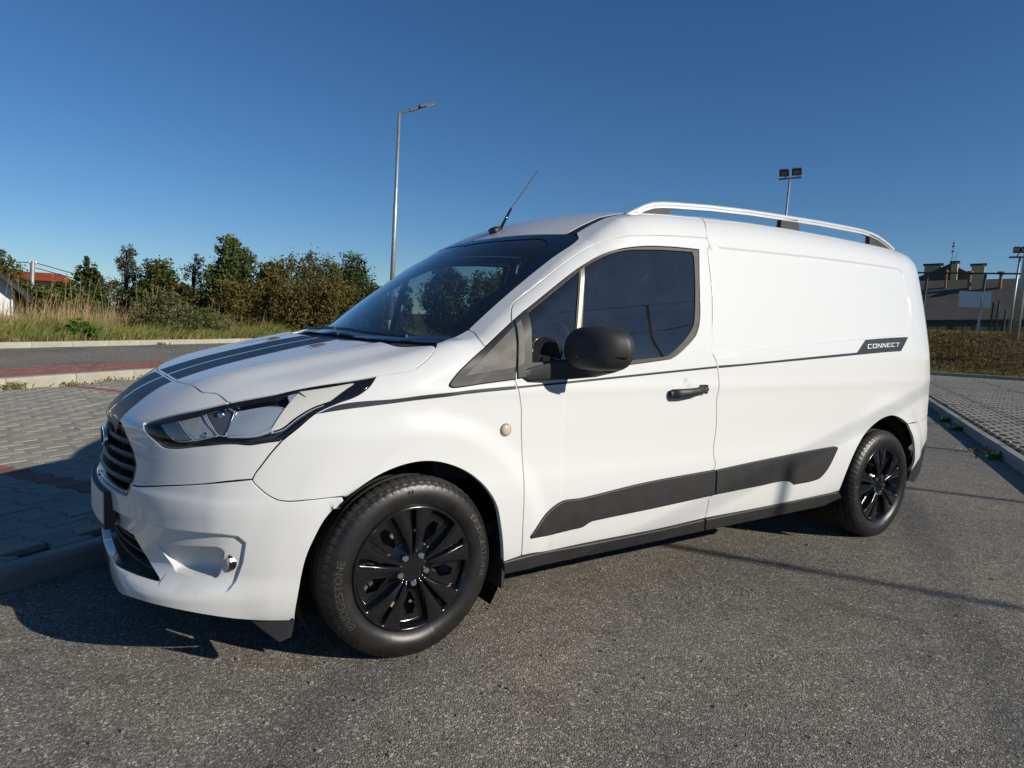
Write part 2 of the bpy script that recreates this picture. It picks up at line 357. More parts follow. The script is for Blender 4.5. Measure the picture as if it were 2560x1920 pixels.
Fz=spl([.10,.16,.21,.26,.33,.42,.50,.565,.582,.60,.64,.69,.75,.80,.84,.9],
       [-.825,-.855,-.876,-.884,-.884,-.891,-.897,-.901,-.899,-.893,-.887,-.882,-.873,-.861,-.83,-.78])
Ka=spl([0,.1,.2,.3,.4,.5,.6,.7,.76,.80,.84,.87,.895,.92,.95],
       [0,.004,.015,.034,.062,.10,.155,.233,.295,.352,.43,.51,.62,.80,1.1])
Kl=spl([0,.2,.3,.4,.5,.6,.7,.76,.80,.84,.87,.895,.92,.95],
       [0,.006,.011,.020,.038,.085,.17,.25,.318,.41,.50,.62,.80,1.1])
Tc=spl([-.95,-.87,-.82,-.78,-.73,-.673,-.543,-.35,-.2,-.077,.1,.3],
       [.72,.797,.836,.865,.895,.922,.969,1.022,1.058,1.083,1.113,1.14])
Zc=spl([-.2,-.06,0,.143,.349,.567,.70,.77,.86,1.0,1.24,1.45,1.8,2.2,2.8,3.4,3.75,3.9],
       [.90,1.044,1.090,1.190,1.346,1.497,1.580,1.616,1.658,1.708,1.762,1.790,1.816,1.828,1.834,1.828,1.812,1.79])
REC=RECPOLY
def side(x,z):
    x=np.atleast_1d(np.asarray(x,float));z=np.atleast_1d(np.asarray(z,float))
    s=Pz(z)+Px(x)
    for cx,rr in ((0.,1.),(3.062,.9)):
        r=np.hypot(x-cx,z-.316)
        w=sst(.57,.47,r)*.013*rr*sst(.1,.25,z)
        s=s+w
    s=s-.017*sst(1.,.45,((x-1.262)/.052)**2+((z-.930)/.040)**2)
    m=(x>1.42)&(z>1.05)&(z<1.66)&(x<3.45)
    if np.any(m):
        s=np.array(s); s[m]=s[m]-.007*sst(.007,-.007,polysd(REC,x[m],z[m]))
    return s
def hoodT(x,a):
    z=Tc(x)
    ye=np.interp(x,[-.8,-.6,-.1,.2],[.40,.44,.56,.60])   # ridge line
    z=z+.010*sst(-.06,.02,a-ye)*sst(.16,.05,a-ye)*sst(-.78,-.5,x)*sst(.15,-.05,x)
    k=np.interp(x,[-.8,-.5,-.1,.15],[.55,.42,.22,.05])
    z=z-k*np.maximum(a-.35,0)**2
    return z
FOGO=[(-.925,.425),(-.83,.452),(-.62,.468),(-.30,.476),(.10,.487),(.150,.481),(.170,.462),(.160,.40),(.137,.335),(.118,.306),(.05,.300),(-.16,.302),(-.40,.300),(-.40,.36),(-.50,.41),(-.62,.425)]
FOGI=[(-.17,.412),(-.02,.432),(.070,.441),(.090,.437),(.099,.428),(.092,.385),(.078,.345),(.066,.338),(-.03,.338),(-.085,.340)]
def fogd(x,a,z):
    u=.7071*(x+a)
    d=.016*sst(.005,-.006,polysd(FOGO,u,z))
    q=polysd(FOGI,u,z)
    d=d+sst(.0015,-.0035,q)*(.003+.060*sst(-.17,.02,u))
    return d
def g(P):
    x=P[...,0];a=np.abs(P[...,1]);z=P[...,2]
    s=(a-side(x,z))
    w=sst(.36,.27,z);f=(Fz(z)+Ka(a)*(1-w)+Kl(a)*w-x)*.8
    t=(z-hoodT(x,a))*.95
    c=(z-Zc(x)+np.interp(x,[.1,.5,.84,.95,1.02,1.18,1.4,1.6,2.2,3.5],[.24,.23,.195,.148,.118,.112,.145,.168,.17,.19])*a*a)*.85
    rear=(x-(3.93-.08*np.maximum(z-.9,0)-.35*np.maximum(a-.45,0)**2))
    rf=.03+.08*a
    hood=smax(smax(f,t,rf),s,np.interp(x,[-.7,-.2,.1],[.10,.12,.09]))
    hood=np.maximum(hood,x-.6)
    cab=smax(smax(c,s,.075),rear,.10)
    cab=smax(cab,(-.75-x),.02)
    body=smin(hood,np.maximum(cab,-(x+.3)),np.interp(x,[.25,.56],[.012,.0003]))
    m=(x<-.45)&(z<.52)&(z>.27)
    if np.any(m):
        body=np.array(body)
        body[m]=body[m]+fogd(x[m],a[m],z[m])
    return body
def grad(P,e=4e-4):
    G=np.empty(P.shape)
    for i in range(3):
        d=np.zeros(3);d[i]=e
        G[...,i]=g(P+d)-g(P-d)
    return G/np.linalg.norm(G,axis=-1,keepdims=True)
def cast(O,D,t0,t1,n=300):
    """first zero of g along the rays O + t D"""
    O=np.asarray(O,float);D=np.asarray(D,float)
    ts=np.linspace(t0,t1,n)
    v=g(O[:,None,:]+D[:,None,:]*ts[None,:,None])
    hit=(v[:,:-1]>0)&(v[:,1:]<=0); ok=hit.any(1); k=hit.argmax(1)
    lo=np.where(ok,ts[k],np.nan);hi=np.where(ok,ts[k+1],np.nan)
    for _ in range(3):                       # subdivide the bracket
        f=np.linspace(0,1,33); tt=lo[:,None]+(hi-lo)[:,None]*f
        v=g(O[:,None,:]+D[:,None,:]*tt[:,:,None])
        hit=(v[:,:-1]>0)&(v[:,1:]<=0); k=hit.argmax(1); r=np.arange(len(k))
        lo,hi=tt[r,k],tt[r,k+1]
    return O+D*((lo+hi)/2)[:,None]

# van surface lines in metres (x rearwards, y to the van's right, z up); 4th value marks a corner
TRACE={
'hoodfront':[(-0.6714,0.0121,0.9227,0),(-0.6657,-0.2494,0.9251,0),(-0.6376,-0.4628,0.9241,0),(-0.6228,-0.5308,0.9123,0),(-0.5949,-0.5722,0.9134,0),(-0.5885,-0.5869,0.9109,0),(-0.572,-0.6502,0.8898,0)],
'hlight':[(-0.7887,-0.4254,0.8008,1),(-0.7801,-0.437,0.8071,0),(-0.7468,-0.4818,0.8253,0),(-0.6443,-0.5936,0.8657,0),(-0.5703,-0.6497,0.8913,0),(-0.4577,-0.7234,0.9227,0),(-0.3134,-0.791,0.9578,0),(-0.1412,-0.836,0.991,1),(-0.173,-0.8534,0.957,0),(-0.2106,-0.8555,0.9303,0),(-0.2786,-0.844,0.9033,0),(-0.3403,-0.8341,0.8744,0),(-0.4018,-0.8289,0.8239,0),(-0.4439,-0.8208,0.788,1),(-0.4892,-0.8024,0.7811,0),(-0.5428,-0.7756,0.7721,0),(-0.5663,-0.7608,0.7743,0),(-0.6682,-0.6664,0.7569,0),(-0.7237,-0.5938,0.7415,0),(-0.7474,-0.5542,0.7411,0),(-0.7633,-0.5188,0.7541,0),(-0.7898,-0.4439,0.7852,0)],
'hoodfender':[(-0.1393,-0.8364,0.9914,0),(-0.0309,-0.8614,1.0097,0),(-0.0089,-0.8619,1.0182,0),(0.0239,-0.8555,1.0384,0),(0.0567,-0.8427,1.062,0),(0.0888,-0.8131,1.0888,0),(0.1133,-0.7733,1.1016,0)],
'fendws':[(0.1133,-0.7733,1.1016,0),(0.1259,-0.776,1.1048,0),(0.1881,-0.7369,1.1179,0),(0.2359,-0.7264,1.1354,0),(0.2637,-0.7371,1.1534,0)],
'fendap':[(0.2637,-0.7371,1.1534,0),(0.2673,-0.7684,1.1452,0),(0.2608,-0.8241,1.1213,0),(0.264,-0.859,1.0975,0)],
'tri_out':[(0.2613,-0.86,1.0957,0),(0.1318,-0.8945,0.9959,0),(0.1039,-0.897,0.9633,0),(0.1015,-0.8983,0.9548,0),(0.1128,-0.8997,0.9484,0),(0.1303,-0.9005,0.9475,0),(0.3718,-0.9064,0.9749,0)],
'doorfront':[(0.3718,-0.9064,0.9749,0),(0.3839,-0.91,0.951,0),(0.3934,-0.9117,0.9176,0),(0.4018,-0.9109,0.8801,0),(0.4056,-0.9131,0.7941,0),(0.415,-0.9189,0.6655,0),(0.4142,-0.9372,0.5587,0),(0.4183,-0.9331,0.4475,0),(0.4312,-0.9132,0.3054,0)],
'sillfend':[(0.4313,-0.9127,0.3032,0),(0.3805,-0.9103,0.297,0),(0.3526,-0.9086,0.2925,0)],
'archF':[(0.3526,-0.9086,0.2925,0),(0.3378,-0.9236,0.369,0),(0.3219,-0.93,0.4297,0),(0.2915,-0.9348,0.5281,0),(0.2429,-0.9328,0.5954,0),(0.1826,-0.9256,0.6466,0),(0.1035,-0.9204,0.6844,0),(0.0459,-0.9177,0.6997,0),(-0.0099,-0.9151,0.703,0),(-0.0808,-0.9099,0.6923,0),(-0.1503,-0.9069,0.6691,0),(-0.2158,-0.9,0.6339,0),(-0.2612,-0.892,0.6072,0)],
'fendbump':[(-0.2611,-0.8918,0.6077,0),(-0.3639,-0.8628,0.5984,0),(-0.4354,-0.8385,0.596,0),(-0.4548,-0.8301,0.5991,0),(-0.4794,-0.8181,0.6117,0),(-0.5092,-0.8027,0.6384,0),(-0.5252,-0.7937,0.6571,0),(-0.5271,-0.7923,0.6649,0)],
'fendfas':[(-0.5271,-0.7923,0.6649,0),(-0.5224,-0.7939,0.6775,0),(-0.5033,-0.801,0.7075,0),(-0.4757,-0.8105,0.7484,0),(-0.445,-0.8204,0.7877,0)],
'fasbump':[(-0.5271,-0.7924,0.6633,0),(-0.6461,-0.7079,0.6438,0),(-0.7431,-0.5862,0.6201,0),(-0.8148,-0.4496,0.5969,0),(-0.8241,-0.4246,0.5957,0)],
'grillelow':[(-0.8155,-0.4293,0.6365,0),(-0.8239,-0.4224,0.5986,0),(-0.8349,-0.4119,0.5668,0),(-0.8385,-0.4026,0.5565,0),(-0.8491,-0.3692,0.5515,0),(-0.8675,-0.2994,0.5513,0),(-0.8829,-0.2171,0.5702,0)],
'archB':[(-0.2612,-0.892,0.6072,0),(-0.2947,-0.8902,0.5744,0),(-0.3213,-0.8745,0.5311,0),(-0.3501,-0.8663,0.4737,0),(-0.3723,-0.8579,0.4154,0),(-0.3849,-0.85,0.3524,0),(-0.3937,-0.8451,0.2861,0),(-0.396,-0.8197,0.19,0)],
'bumpbot':[(-0.3979,-0.8203,0.1924,0),(-0.4768,-0.8007,0.1992,0),(-0.5612,-0.7673,0.2098,0),(-0.6436,-0.7315,0.2265,0),(-0.7223,-0.6811,0.2415,0),(-0.7975,-0.6005,0.2494,0),(-0.8446,-0.4991,0.2433,0),(-0.8577,-0.4107,0.2226,0),(-0.8634,-0.3701,0.2268,0)],
'apdoor':[(0.2613,-0.86,1.0957,0),(0.3882,-0.8429,1.1901,0)],
'doortop':[(0.3882,-0.8429,1.1901,0),(0.3993,-0.821,1.2182,0),(0.4134,-0.8017,1.2413,0),(0.4313,-0.7874,1.261,0),(0.4441,-0.7848,1.2712,0),(0.6049,-0.7797,1.384,0),(0.7083,-0.7718,1.452,0),(0.8194,-0.7605,1.5154,0),(0.9161,-0.7728,1.5528,0),(1.0772,-0.7832,1.5832,0),(1.2319,-0.7802,1.5995,0),(1.5133,-0.7757,1.6176,0)],
'wsside':[(0.8472,-0.5967,1.5841,0),(0.8459,-0.6285,1.5758,0),(0.8247,-0.673,1.5533,0),(0.7921,-0.6879,1.5322,0),(0.6601,-0.7015,1.4516,0),(0.5105,-0.7101,1.3441,0),(0.3651,-0.7255,1.2348,0),(0.2637,-0.7371,1.1534,0)],
'bseam':[(1.5133,-0.7757,1.6176,0),(1.5229,-0.7844,1.5787,0),(1.5149,-0.7833,1.5665,0),(1.5087,-0.8105,1.4586,0),(1.5049,-0.8331,1.3658,0),(1.4929,-0.8538,1.2733,0),(1.4613,-0.8962,1.0819,0),(1.4796,-0.9008,1.0568,0),(1.4919,-0.9055,1.015,0),(1.4999,-0.9148,0.9349,0),(1.4917,-0.9135,0.8814,0),(1.4967,-0.9161,0.7334,0),(1.4823,-0.9229,0.6236,0),(1.4949,-0.9269,0.5674,0),(1.4885,-0.927,0.5469,0),(1.4945,-0.9206,0.425,0),(1.4745,-0.9196,0.4152,0),(1.4775,-0.9154,0.3784,0),(1.4734,-0.9053,0.3171,0)],
'bseamtop':[(1.5133,-0.7757,1.6176,0),(1.534,-0.7346,1.6835,0),(1.5592,-0.6951,1.7159,0),(1.5804,-0.6602,1.73,0)],
'sill':[(1.474,-0.9049,0.3155,0),(1.1848,-0.9014,0.3051,0),(0.7313,-0.8973,0.3001,0),(0.4336,-0.9126,0.3028,0)],
'window':[(0.4523,-0.8359,1.2376,1),(0.7528,-0.808,1.4339,0),(0.8413,-0.8008,1.4781,0),(0.9492,-0.8015,1.5125,0),(1.0676,-0.7969,1.5345,0),(1.2535,-0.7936,1.5511,0),(1.4444,-0.7927,1.557,1),(1.4188,-0.8304,1.4059,0),(1.3961,-0.8662,1.2468,0),(1.3837,-0.8745,1.206,0),(1.3623,-0.8818,1.1698,0),(1.2215,-0.8982,1.0711,0),(1.1912,-0.8996,1.0588,1),(0.9527,-0.9011,1.0343,0),(0.4521,-0.9037,1.013,1)],
'qglass':[(0.4611,-0.8471,1.2286,1),(0.7165,-0.8199,1.4007,1),(0.667,-0.8807,1.1559,0),(0.653,-0.8961,1.0606,1),(0.5001,-0.9004,1.0467,0),(0.4561,-0.9003,1.0446,1)],
'mglass':[(0.7514,-0.8136,1.4248,1),(0.8632,-0.8072,1.4756,0),(0.9768,-0.8027,1.5088,0),(1.126,-0.799,1.527,0),(1.3977,-0.7964,1.5421,1),(1.4043,-0.801,1.5235,0),(1.3519,-0.8728,1.2139,0),(1.3281,-0.8792,1.1822,0),(1.2038,-0.8958,1.0882,0),(1.1721,-0.8979,1.0715,1),(0.9714,-0.8989,1.0542,0),(0.682,-0.9006,1.023,1)],
'divider':[(0.7242,-0.8183,1.4065,0),(0.7503,-0.8129,1.4255,0),(0.6923,-0.8807,1.1566,0),(0.6702,-0.8815,1.1521,0)],
'cladD':[(0.4658,-0.9251,0.3661,1),(0.4595,-0.9264,0.3771,0),(0.5499,-0.9226,0.468,0),(0.5961,-0.9241,0.4927,0),(0.7045,-0.9214,0.4959,0),(1.0227,-0.9246,0.5242,0),(1.4887,-0.927,0.5445,1),(1.5057,-0.9203,0.4214,1),(1.0995,-0.9168,0.4027,0),(0.8177,-0.9139,0.3918,0),(0.7651,-0.9131,0.388,0),(0.7161,-0.9104,0.369,0),(0.6905,-0.9101,0.3683,0)],
'cladR':[(1.5007,-0.927,0.5425,1),(1.824,-0.9269,0.5625,0),(2.4642,-0.9215,0.5878,0),(2.4888,-0.9215,0.5834,0),(2.4928,-0.9218,0.5722,0),(2.395,-0.9186,0.448,0),(2.3466,-0.9167,0.4194,0),(2.3023,-0.9165,0.4127,0),(2.1336,-0.9176,0.4092,1),(2.0939,-0.9197,0.4282,0),(2.0408,-0.9208,0.4372,0),(1.8469,-0.9212,0.4324,0),(1.5103,-0.9204,0.4223,1)],
'silltop':[(0.3502,-0.9089,0.2938,0),(0.4338,-0.9124,0.302,0),(0.7317,-0.8969,0.2987,0),(1.1853,-0.901,0.3035,0),(1.4744,-0.9047,0.3144,0),(1.8812,-0.9056,0.319,0),(2.565,-0.9124,0.3322,0)],
'sillbot':[(0.3658,-0.8893,0.2345,0),(0.7592,-0.8759,0.2334,0),(0.7529,-0.8762,0.2346,0),(1.5194,-0.8849,0.248,0),(1.9165,-0.8855,0.2507,0),(2.473,-0.8814,0.2518,0),(2.6106,-0.9036,0.2896,0)],
'archR':[(2.5634,-0.9129,0.3364,0),(2.6003,-0.9277,0.4484,0),(2.6662,-0.9316,0.5619,0),(2.7708,-0.9226,0.6502,0),(2.8688,-0.9168,0.6959,0),(2.9585,-0.9128,0.7232,0),(3.0792,-0.907,0.7332,0),(3.1727,-0.9018,0.7154,0),(3.2861,-0.896,0.673,0),(3.36,-0.8964,0.5949,0),(3.4212,-0.888,0.4893,0),(3.4421,-0.8808,0.4231,0),(3.4326,-0.8754,0.3656,0)],
'rearseam':[(3.2935,-0.8956,0.6695,0),(3.5337,-0.8537,0.6742,0)],
'hl_drl':[(-0.3688,-0.7595,0.9245,1),(-0.352,-0.7868,0.9129,1),(-0.3661,-0.7556,0.9275,0),(-0.2733,-0.7919,0.9443,0),(-0.1816,-0.8123,0.961,1),(-0.2249,-0.8286,0.9292,0),(-0.284,-0.8244,0.9035,0),(-0.3396,-0.8137,0.8834,0),(-0.3949,-0.8064,0.8496,0),(-0.433,-0.8014,0.8187,0),(-0.4677,-0.7896,0.8061,1)],
'hl_bar':[(-0.4024,-0.7425,0.9169,1),(-0.3766,-0.7531,0.924,0),(-0.3509,-0.7864,0.914,1),(-0.3523,-0.791,0.9081,0),(-0.3812,-0.7915,0.8879,0),(-0.462,-0.7909,0.811,0),(-0.5035,-0.7743,0.7923,0),(-0.576,-0.7227,0.7812,1),(-0.5805,-0.7159,0.7883,0),(-0.5057,-0.7707,0.8014,0),(-0.4695,-0.7839,0.8199,0),(-0.4033,-0.7796,0.8872,1)],
'hl_rib':[(-0.5462,-0.6802,0.8635,1),(-0.446,-0.7518,0.8852,0),(-0.4207,-0.7744,0.8807,0),(-0.4173,-0.7852,0.869,0),(-0.4613,-0.788,0.8201,0),(-0.4976,-0.7747,0.8035,0),(-0.584,-0.7112,0.791,1)],
'hl_pocket':[(-0.6266,-0.5958,0.8506,1),(-0.5682,-0.6398,0.8721,0),(-0.5508,-0.6735,0.8644,1),(-0.5864,-0.7082,0.7922,1),(-0.6011,-0.6924,0.7922,0),(-0.6178,-0.6471,0.8231,0)],
'hl_refl':[(-0.696,-0.5238,0.8223,1),(-0.6321,-0.5931,0.8472,1),(-0.6266,-0.6297,0.8275,0),(-0.6048,-0.6888,0.7908,1),(-0.6612,-0.6242,0.7676,1),(-0.6749,-0.5999,0.7833,0)],
'hl_front':[(-0.7365,-0.4701,0.7998,1),(-0.7014,-0.52,0.818,1),(-0.666,-0.6174,0.7677,1),(-0.6994,-0.5672,0.7582,0),(-0.7245,-0.5146,0.7759,0)],
'hl_in':[(-0.7806,-0.4413,0.7977,1),(-0.6902,-0.5651,0.836,0),(-0.5514,-0.6757,0.8858,0),(-0.4765,-0.7238,0.907,0),(-0.4147,-0.7512,0.9279,0),(-0.2116,-0.8261,0.9679,1),(-0.3097,-0.8307,0.9033,0),(-0.3719,-0.8247,0.8629,0),(-0.4322,-0.8177,0.8152,0),(-0.4524,-0.8131,0.8013,0),(-0.563,-0.7595,0.777,0),(-0.6673,-0.6607,0.7606,0),(-0.7203,-0.5901,0.7455,0),(-0.7415,-0.5538,0.7472,0),(-0.7575,-0.519,0.7587,0),(-0.7795,-0.4571,0.7866,0)],
'st_f':[(-0.346,-0.8342,0.8688,1),(-0.2906,-0.8436,0.8942,0),(-0.078,-0.8892,0.9202,0),(0.0663,-0.8997,0.9343,0),(0.3784,-0.9088,0.9577,1),(0.3776,-0.9112,0.9419,1),(0.0672,-0.8992,0.9167,0),(-0.0779,-0.8901,0.9033,0),(-0.3355,-0.8379,0.8688,1)],
'st_d':[(0.3784,-0.9088,0.9577,1),(1.4883,-0.9038,1.0313,1),(1.4918,-0.9056,1.0141,1),(0.3776,-0.9112,0.9419,1)],
'st_r':[(1.4943,-0.9037,1.0319,1),(1.6516,-0.903,1.0394,0),(2.6684,-0.8875,1.1028,1),(2.7719,-0.8713,1.1751,1),(3.3119,-0.8393,1.2017,1),(3.3023,-0.8418,1.1936,0),(3.1853,-0.8663,1.1102,1),(2.7,-0.8893,1.0865,0),(1.651,-0.9047,1.024,0),(1.4978,-0.9056,1.0148,1)],
'txt':[(2.7795,-0.8822,1.1206,0),(2.787,-0.8767,1.1486,0),(3.1843,-0.8562,1.1647,0),(3.1714,-0.862,1.139,0)],
'tri_f':[(0.3882,-0.8429,1.1901,1),(0.1318,-0.8945,0.9959,0),(0.1039,-0.897,0.9633,0),(0.1007,-0.8984,0.9541,0),(0.1128,-0.8998,0.9477,0),(0.1303,-0.9005,0.9475,0),(0.3762,-0.9065,0.9748,1),(0.3732,-0.8939,1.0715,0),(0.3864,-0.8607,1.1664,1)],
'tri_fin':[(0.3856,-0.8584,1.1692,1),(0.3734,-0.9021,1.0187,1),(0.1613,-0.8964,0.986,1),(0.1979,-0.8943,1.0185,0)],
'tri_d':[(0.391,-0.842,1.1928,1),(0.4523,-0.8359,1.2376,1),(0.4559,-0.8505,1.2209,0),(0.4515,-0.9007,1.0409,1),(0.6071,-0.8992,1.0412,0),(0.6824,-0.8987,1.0394,1),(0.6968,-0.9026,1.0042,0),(0.6052,-0.9053,0.9925,0),(0.4849,-0.9066,0.9867,0),(0.3815,-0.9065,0.9755,1),(0.3795,-0.9004,1.0352,0),(0.39,-0.862,1.1665,1)],
'tri_din':[(0.3955,-0.8565,1.1777,1),(0.4191,-0.8538,1.1952,1),(0.4119,-0.9013,1.0316,1),(0.3823,-0.9018,1.0224,1)],
'ant_line':[(0.7679,-0.0637,1.6146),(0.8197,-0.0637,1.6407),(0.8824,-0.0637,1.7542),(1.035,-0.0637,1.9603)],
}
# ================================================================== VAN
VAN=empty('panel_van',(0,0,0),'white panel van with dark bonnet stripes and black wheel covers, parked on the asphalt','van')
def unit(v): v=np.array(v,float); return v/np.linalg.norm(v)
def frame(d):
    d=unit(d); a=np.array([0,0,1.]) if abs(d[2])<.8 else np.array([1.,0,0])
    e1=unit(np.cross(d,a)); e2=np.cross(e1,d); return d,e1,e2
def resample(pts,step):
    """closed loop of (x,y,z[,corner]); Catmull-Rom between corners -> (N,3) points"""
    P=[np.array(p[:3],float) for p in pts]; c=[bool(p[3]) if len(p)>3 else False for p in pts]; n=len(P)
    for i in range(n):
        a=P[i]-P[i-1]; b=P[(i+1)%n]-P[i]; la,lb=np.linalg.norm(a),np.linalg.norm(b)
        if la>1e-9 and lb>1e-9 and a@b/(la*lb)<.55: c[i]=True
    out=[]
    for i in range(n):
        p1,p2=P[i],P[(i+1)%n]
        L=np.linalg.norm(p2-p1)
        if L<1e-6: continue
        p0=p1-(p2-p1) if c[i] else P[i-1]
        p3=p2+(p2-p1) if c[(i+1)%n] else P[(i+2)%n]
        # centripetal-ish tangents limited to the local segment length
        l0=max(np.linalg.norm(p1-p0),1e-6); l2=max(np.linalg.norm(p3-p2),1e-6)
        m1=((p1-p0)/l0*L+(p2-p1)/L*l0)/(l0+L)*L; m2=((p2-p1)/L*l2+(p3-p2)/l2*L)/(l2+L)*L
        k=max(1,int(round(L/step)))
        m1=m1*min(1,2.5*l0/L); m2=m2*min(1,2.5*l2/L)
        for j in range(k):
            t=j/k; out.append((2*t**3-3*t**2+1)*p1+(t**3-2*t**2+t)*m1+(3*t**2-2*t**3)*p2+(t**3-t**2)*m2)
    return np.array(out)
def inside(P,loops):
    x,y=P[:,0],P[:,1]; ins=np.zeros(len(P),bool)
    for L in loops:
        for i in range(len(L)):
            a=L[i];b=L[(i+1)%len(L)]
            ins^=((a[1]>y)!=(b[1]>y))&(x<(b[0]-a[0])*(y-a[1])/(b[1]-a[1]+1e-15)+a[0])
    return ins
def loopdist(P,L):
    d=np.full(len(P),1e9)
    for i in range(len(L)):
        a=L[i];b=L[(i+1)%len(L)];e=b-a;l=e@e+1e-15
        t=np.clip(((P-a)@e)/l,0,1); q=P-a-t[:,None]*e
        d=np.minimum(d,np.einsum('ij,ij->i',q,q))
    return np.sqrt(d)
def area2(L): return .5*np.sum(L[:,0]*np.roll(L[:,1],-1)-np.roll(L[:,0],-1)*L[:,1])
def inset(L,amt,fix):
    e=np.roll(L,-1,0)-L; e/=np.linalg.norm(e,axis=1,keepdims=True)+1e-12
    nn=np.stack([-e[:,1],e[:,0]],1)*(1 if area2(L)>0 else -1)
    a=nn; b=np.roll(nn,1,0)
    m=a+b; m/=np.maximum(np.einsum('ij,ij->i',m,a),.35)[:,None]*np.linalg.norm(m,axis=1,keepdims=True)**0+1e-12
    m=(a+b)/(1+np.clip(np.einsum('ij,ij->i',a,b),-.1,1))[:,None]
    amt=np.where(fix,0,amt)
    return L+m*amt[:,None]
def gs(P,off): return g(P)+off
def lift(UV,d,e1,e2,t0,off):
    """cast along d through each (u,v); t0 is the approximate depth"""
    O=UV[:,:1]*e1+UV[:,1:]*e2
    n=len(UV); lo=np.full(n,np.nan);hi=np.full(n,np.nan);done=np.zeros(n,bool);prev=None
    for k in range(51):
        t=t0-.25+.50*k/50
        v=gs(O+d*t[:,None],off)
        if prev is not None:
            m=(~done)&(prev>0)&(v<=0); lo[m]=(t-.50/50)[m]; hi[m]=t[m]; done|=m
        prev=v
    bad=~done
    lo[bad]=t0[bad];hi[bad]=t0[bad]
    for _ in range(12):
        mid=(lo+hi)/2; v=gs(O+d*mid[:,None],off); lo=np.where(v>0,mid,lo); hi=np.where(v>0,hi,mid)
    return O+d*((lo+hi)/2)[:,None],bad
def panel_geo(loops,d,h=.016,gap=.002,off=0.,depth=.014,rnd=.0014,hb=.010,half=False,feats=(),flange=True):
    d,e1,e2=frame(d); B=np.stack([e1,e2],1)
    L3=[resample(l,hb) for l in loops]
    ctr=np.concatenate(L3); cuv=ctr@B; ct=ctr@d
    L0=[l@B for l in L3]; mids=[(np.abs(l[:,1])<1e-5) if half else np.zeros(len(l),bool) for l in L3]
    fix=[m for m in mids]
    sgn=[1]+[-1]*(len(L0)-1)
    ring0=[];ring1=[]
    for L,f,s in zip(L0,fix,sgn):
        ring1.append(inset(L,s*gap,f)); ring0.append(inset(L,s*(gap+rnd),f))
    lo=ring0[0].min(0);hi=ring0[0].max(0)
    gx=np.arange(lo[0]+h*.5,hi[0],h); gy=np.arange(lo[1]+h*.5,hi[1],h*.866)
    G=np.array([(x+(h*.5 if j%2 else 0),y) for j,y in enumerate(gy) for x in gx])
    if len(G)==0: G=np.zeros((0,2))
    for fl,offs in feats:
        fl=resample_open(fl,h*.8)@B
        t=np.gradient(fl,axis=0); t/=np.linalg.norm(t,axis=1,keepdims=True)+1e-12; nn=np.stack([-t[:,1],t[:,0]],1)
        dd=loopdist(G,fl) if len(G) else np.zeros(0)
        if len(G): G=G[dd>max(abs(o) for o in offs)+h*.4]
        G=np.concatenate([G]+[fl+nn*o for o in offs])
    if len(G):
        k=inside(G,ring0); G=G[k]
        for L in ring0:
            if len(G): G=G[loopdist(G,L)>h*.45]
    verts=[];edges=[];k=0
    for L in ring0:
        n=len(L); verts+=[Vector(p) for p in L]; edges+=[(k+i,k+(i+1)%n) for i in range(n)]; k+=n
    nb=k
    verts+=[Vector(p) for p in G]
    r=delaunay_2d_cdt(verts,edges,[],0,1e-6)
    UV=np.array([(v[0],v[1]) for v in r[0]]); tris=[tuple(f) for f in r[2]]
    T=np.array(tris); cen=UV[T].mean(1); keep=inside(cen,ring0); T=T[keep]
    # map ring verts to output verts
    orig=r[3]; mp={}
    for i,o in enumerate(orig):
        for q in o: mp[q]=i
    # depth guess: nearest control points
    def guess(U):
        out=np.empty(len(U))
        for s in range(0,len(U),3000):
            D=((U[s:s+3000,None,:]-cuv[None,::3,:])**2).sum(2)+1e-7
            w=1/D**1.5; out[s:s+3000]=(w*ct[None,::3]).sum(1)/w.sum(1)
        return out
    P,bad=lift(UV,d,e1,e2,guess(UV),off)
    NN=grad(P)
    if half:
        for q in range(nb):
            pass
        k=0
        for L,m in zip(ring0,mids):
            for i in range(len(L)):
                if m[i]:
                    vi=mp[k+i]; P[vi,1]=0; NN[vi,1]=0; NN[vi]/=np.linalg.norm(NN[vi])
            k+=len(L)
    V=list(P); Nn=list(NN); F=[]
    for t in T:
        a,b,c=P[t[0]],P[t[1]],P[t[2]]
        nrm=np.cross(b-a,c-a)
        F.append(tuple(t) if nrm@NN[t[0]]>0 else (t[0],t[2],t[1]))
    if flange:
        k=0
        for L,R1,m in zip(ring0,ring1,mids):
            n=len(L); ids=[mp[k+i] for i in range(n)]; k+=n
            P1,b1=lift(R1,d,e1,e2,guess(R1),off); 
            for i in range(n):
                if b1[i]: P1[i]=P[ids[i]]
                if m[i]: P1[i,1]=0
            N1=NN[ids]
            outw=P1-P[ids]; outw-=N1*np.einsum('ij,ij->i',outw,N1)[:,None]
            ln=np.linalg.norm(outw,axis=1,keepdims=True); outw=np.where(ln>1e-7,outw/np.maximum(ln,1e-9),N1)
            A=P1-N1*(rnd*.8); Bq=P1-N1*depth
            ia=len(V); V+=list(A); Nn+=list(unit_rows(N1*.45+outw*.9))
            ib=len(V); V+=list(Bq); Nn+=list(unit_rows(N1*.05+outw))
            ccw=None
            for i in range(n):
                j=(i+1)%n
                if m[i] and m[j]: continue
                for (p,q,r_,s_) in ((ids[i],ids[j],ia+j,ia+i),(ia+i,ia+j,ib+j,ib+i)):
                    nrm=np.cross(V[q]-V[p],V[s_]-V[p])
                    ref=Nn[s_]
                    F.append((p,q,r_,s_) if nrm@ref>0 else (s_,r_,q,p))
    return np.array(V),F,np.array(Nn)
def unit_rows(A): return A/(np.linalg.norm(A,axis=1,keepdims=True)+1e-12)
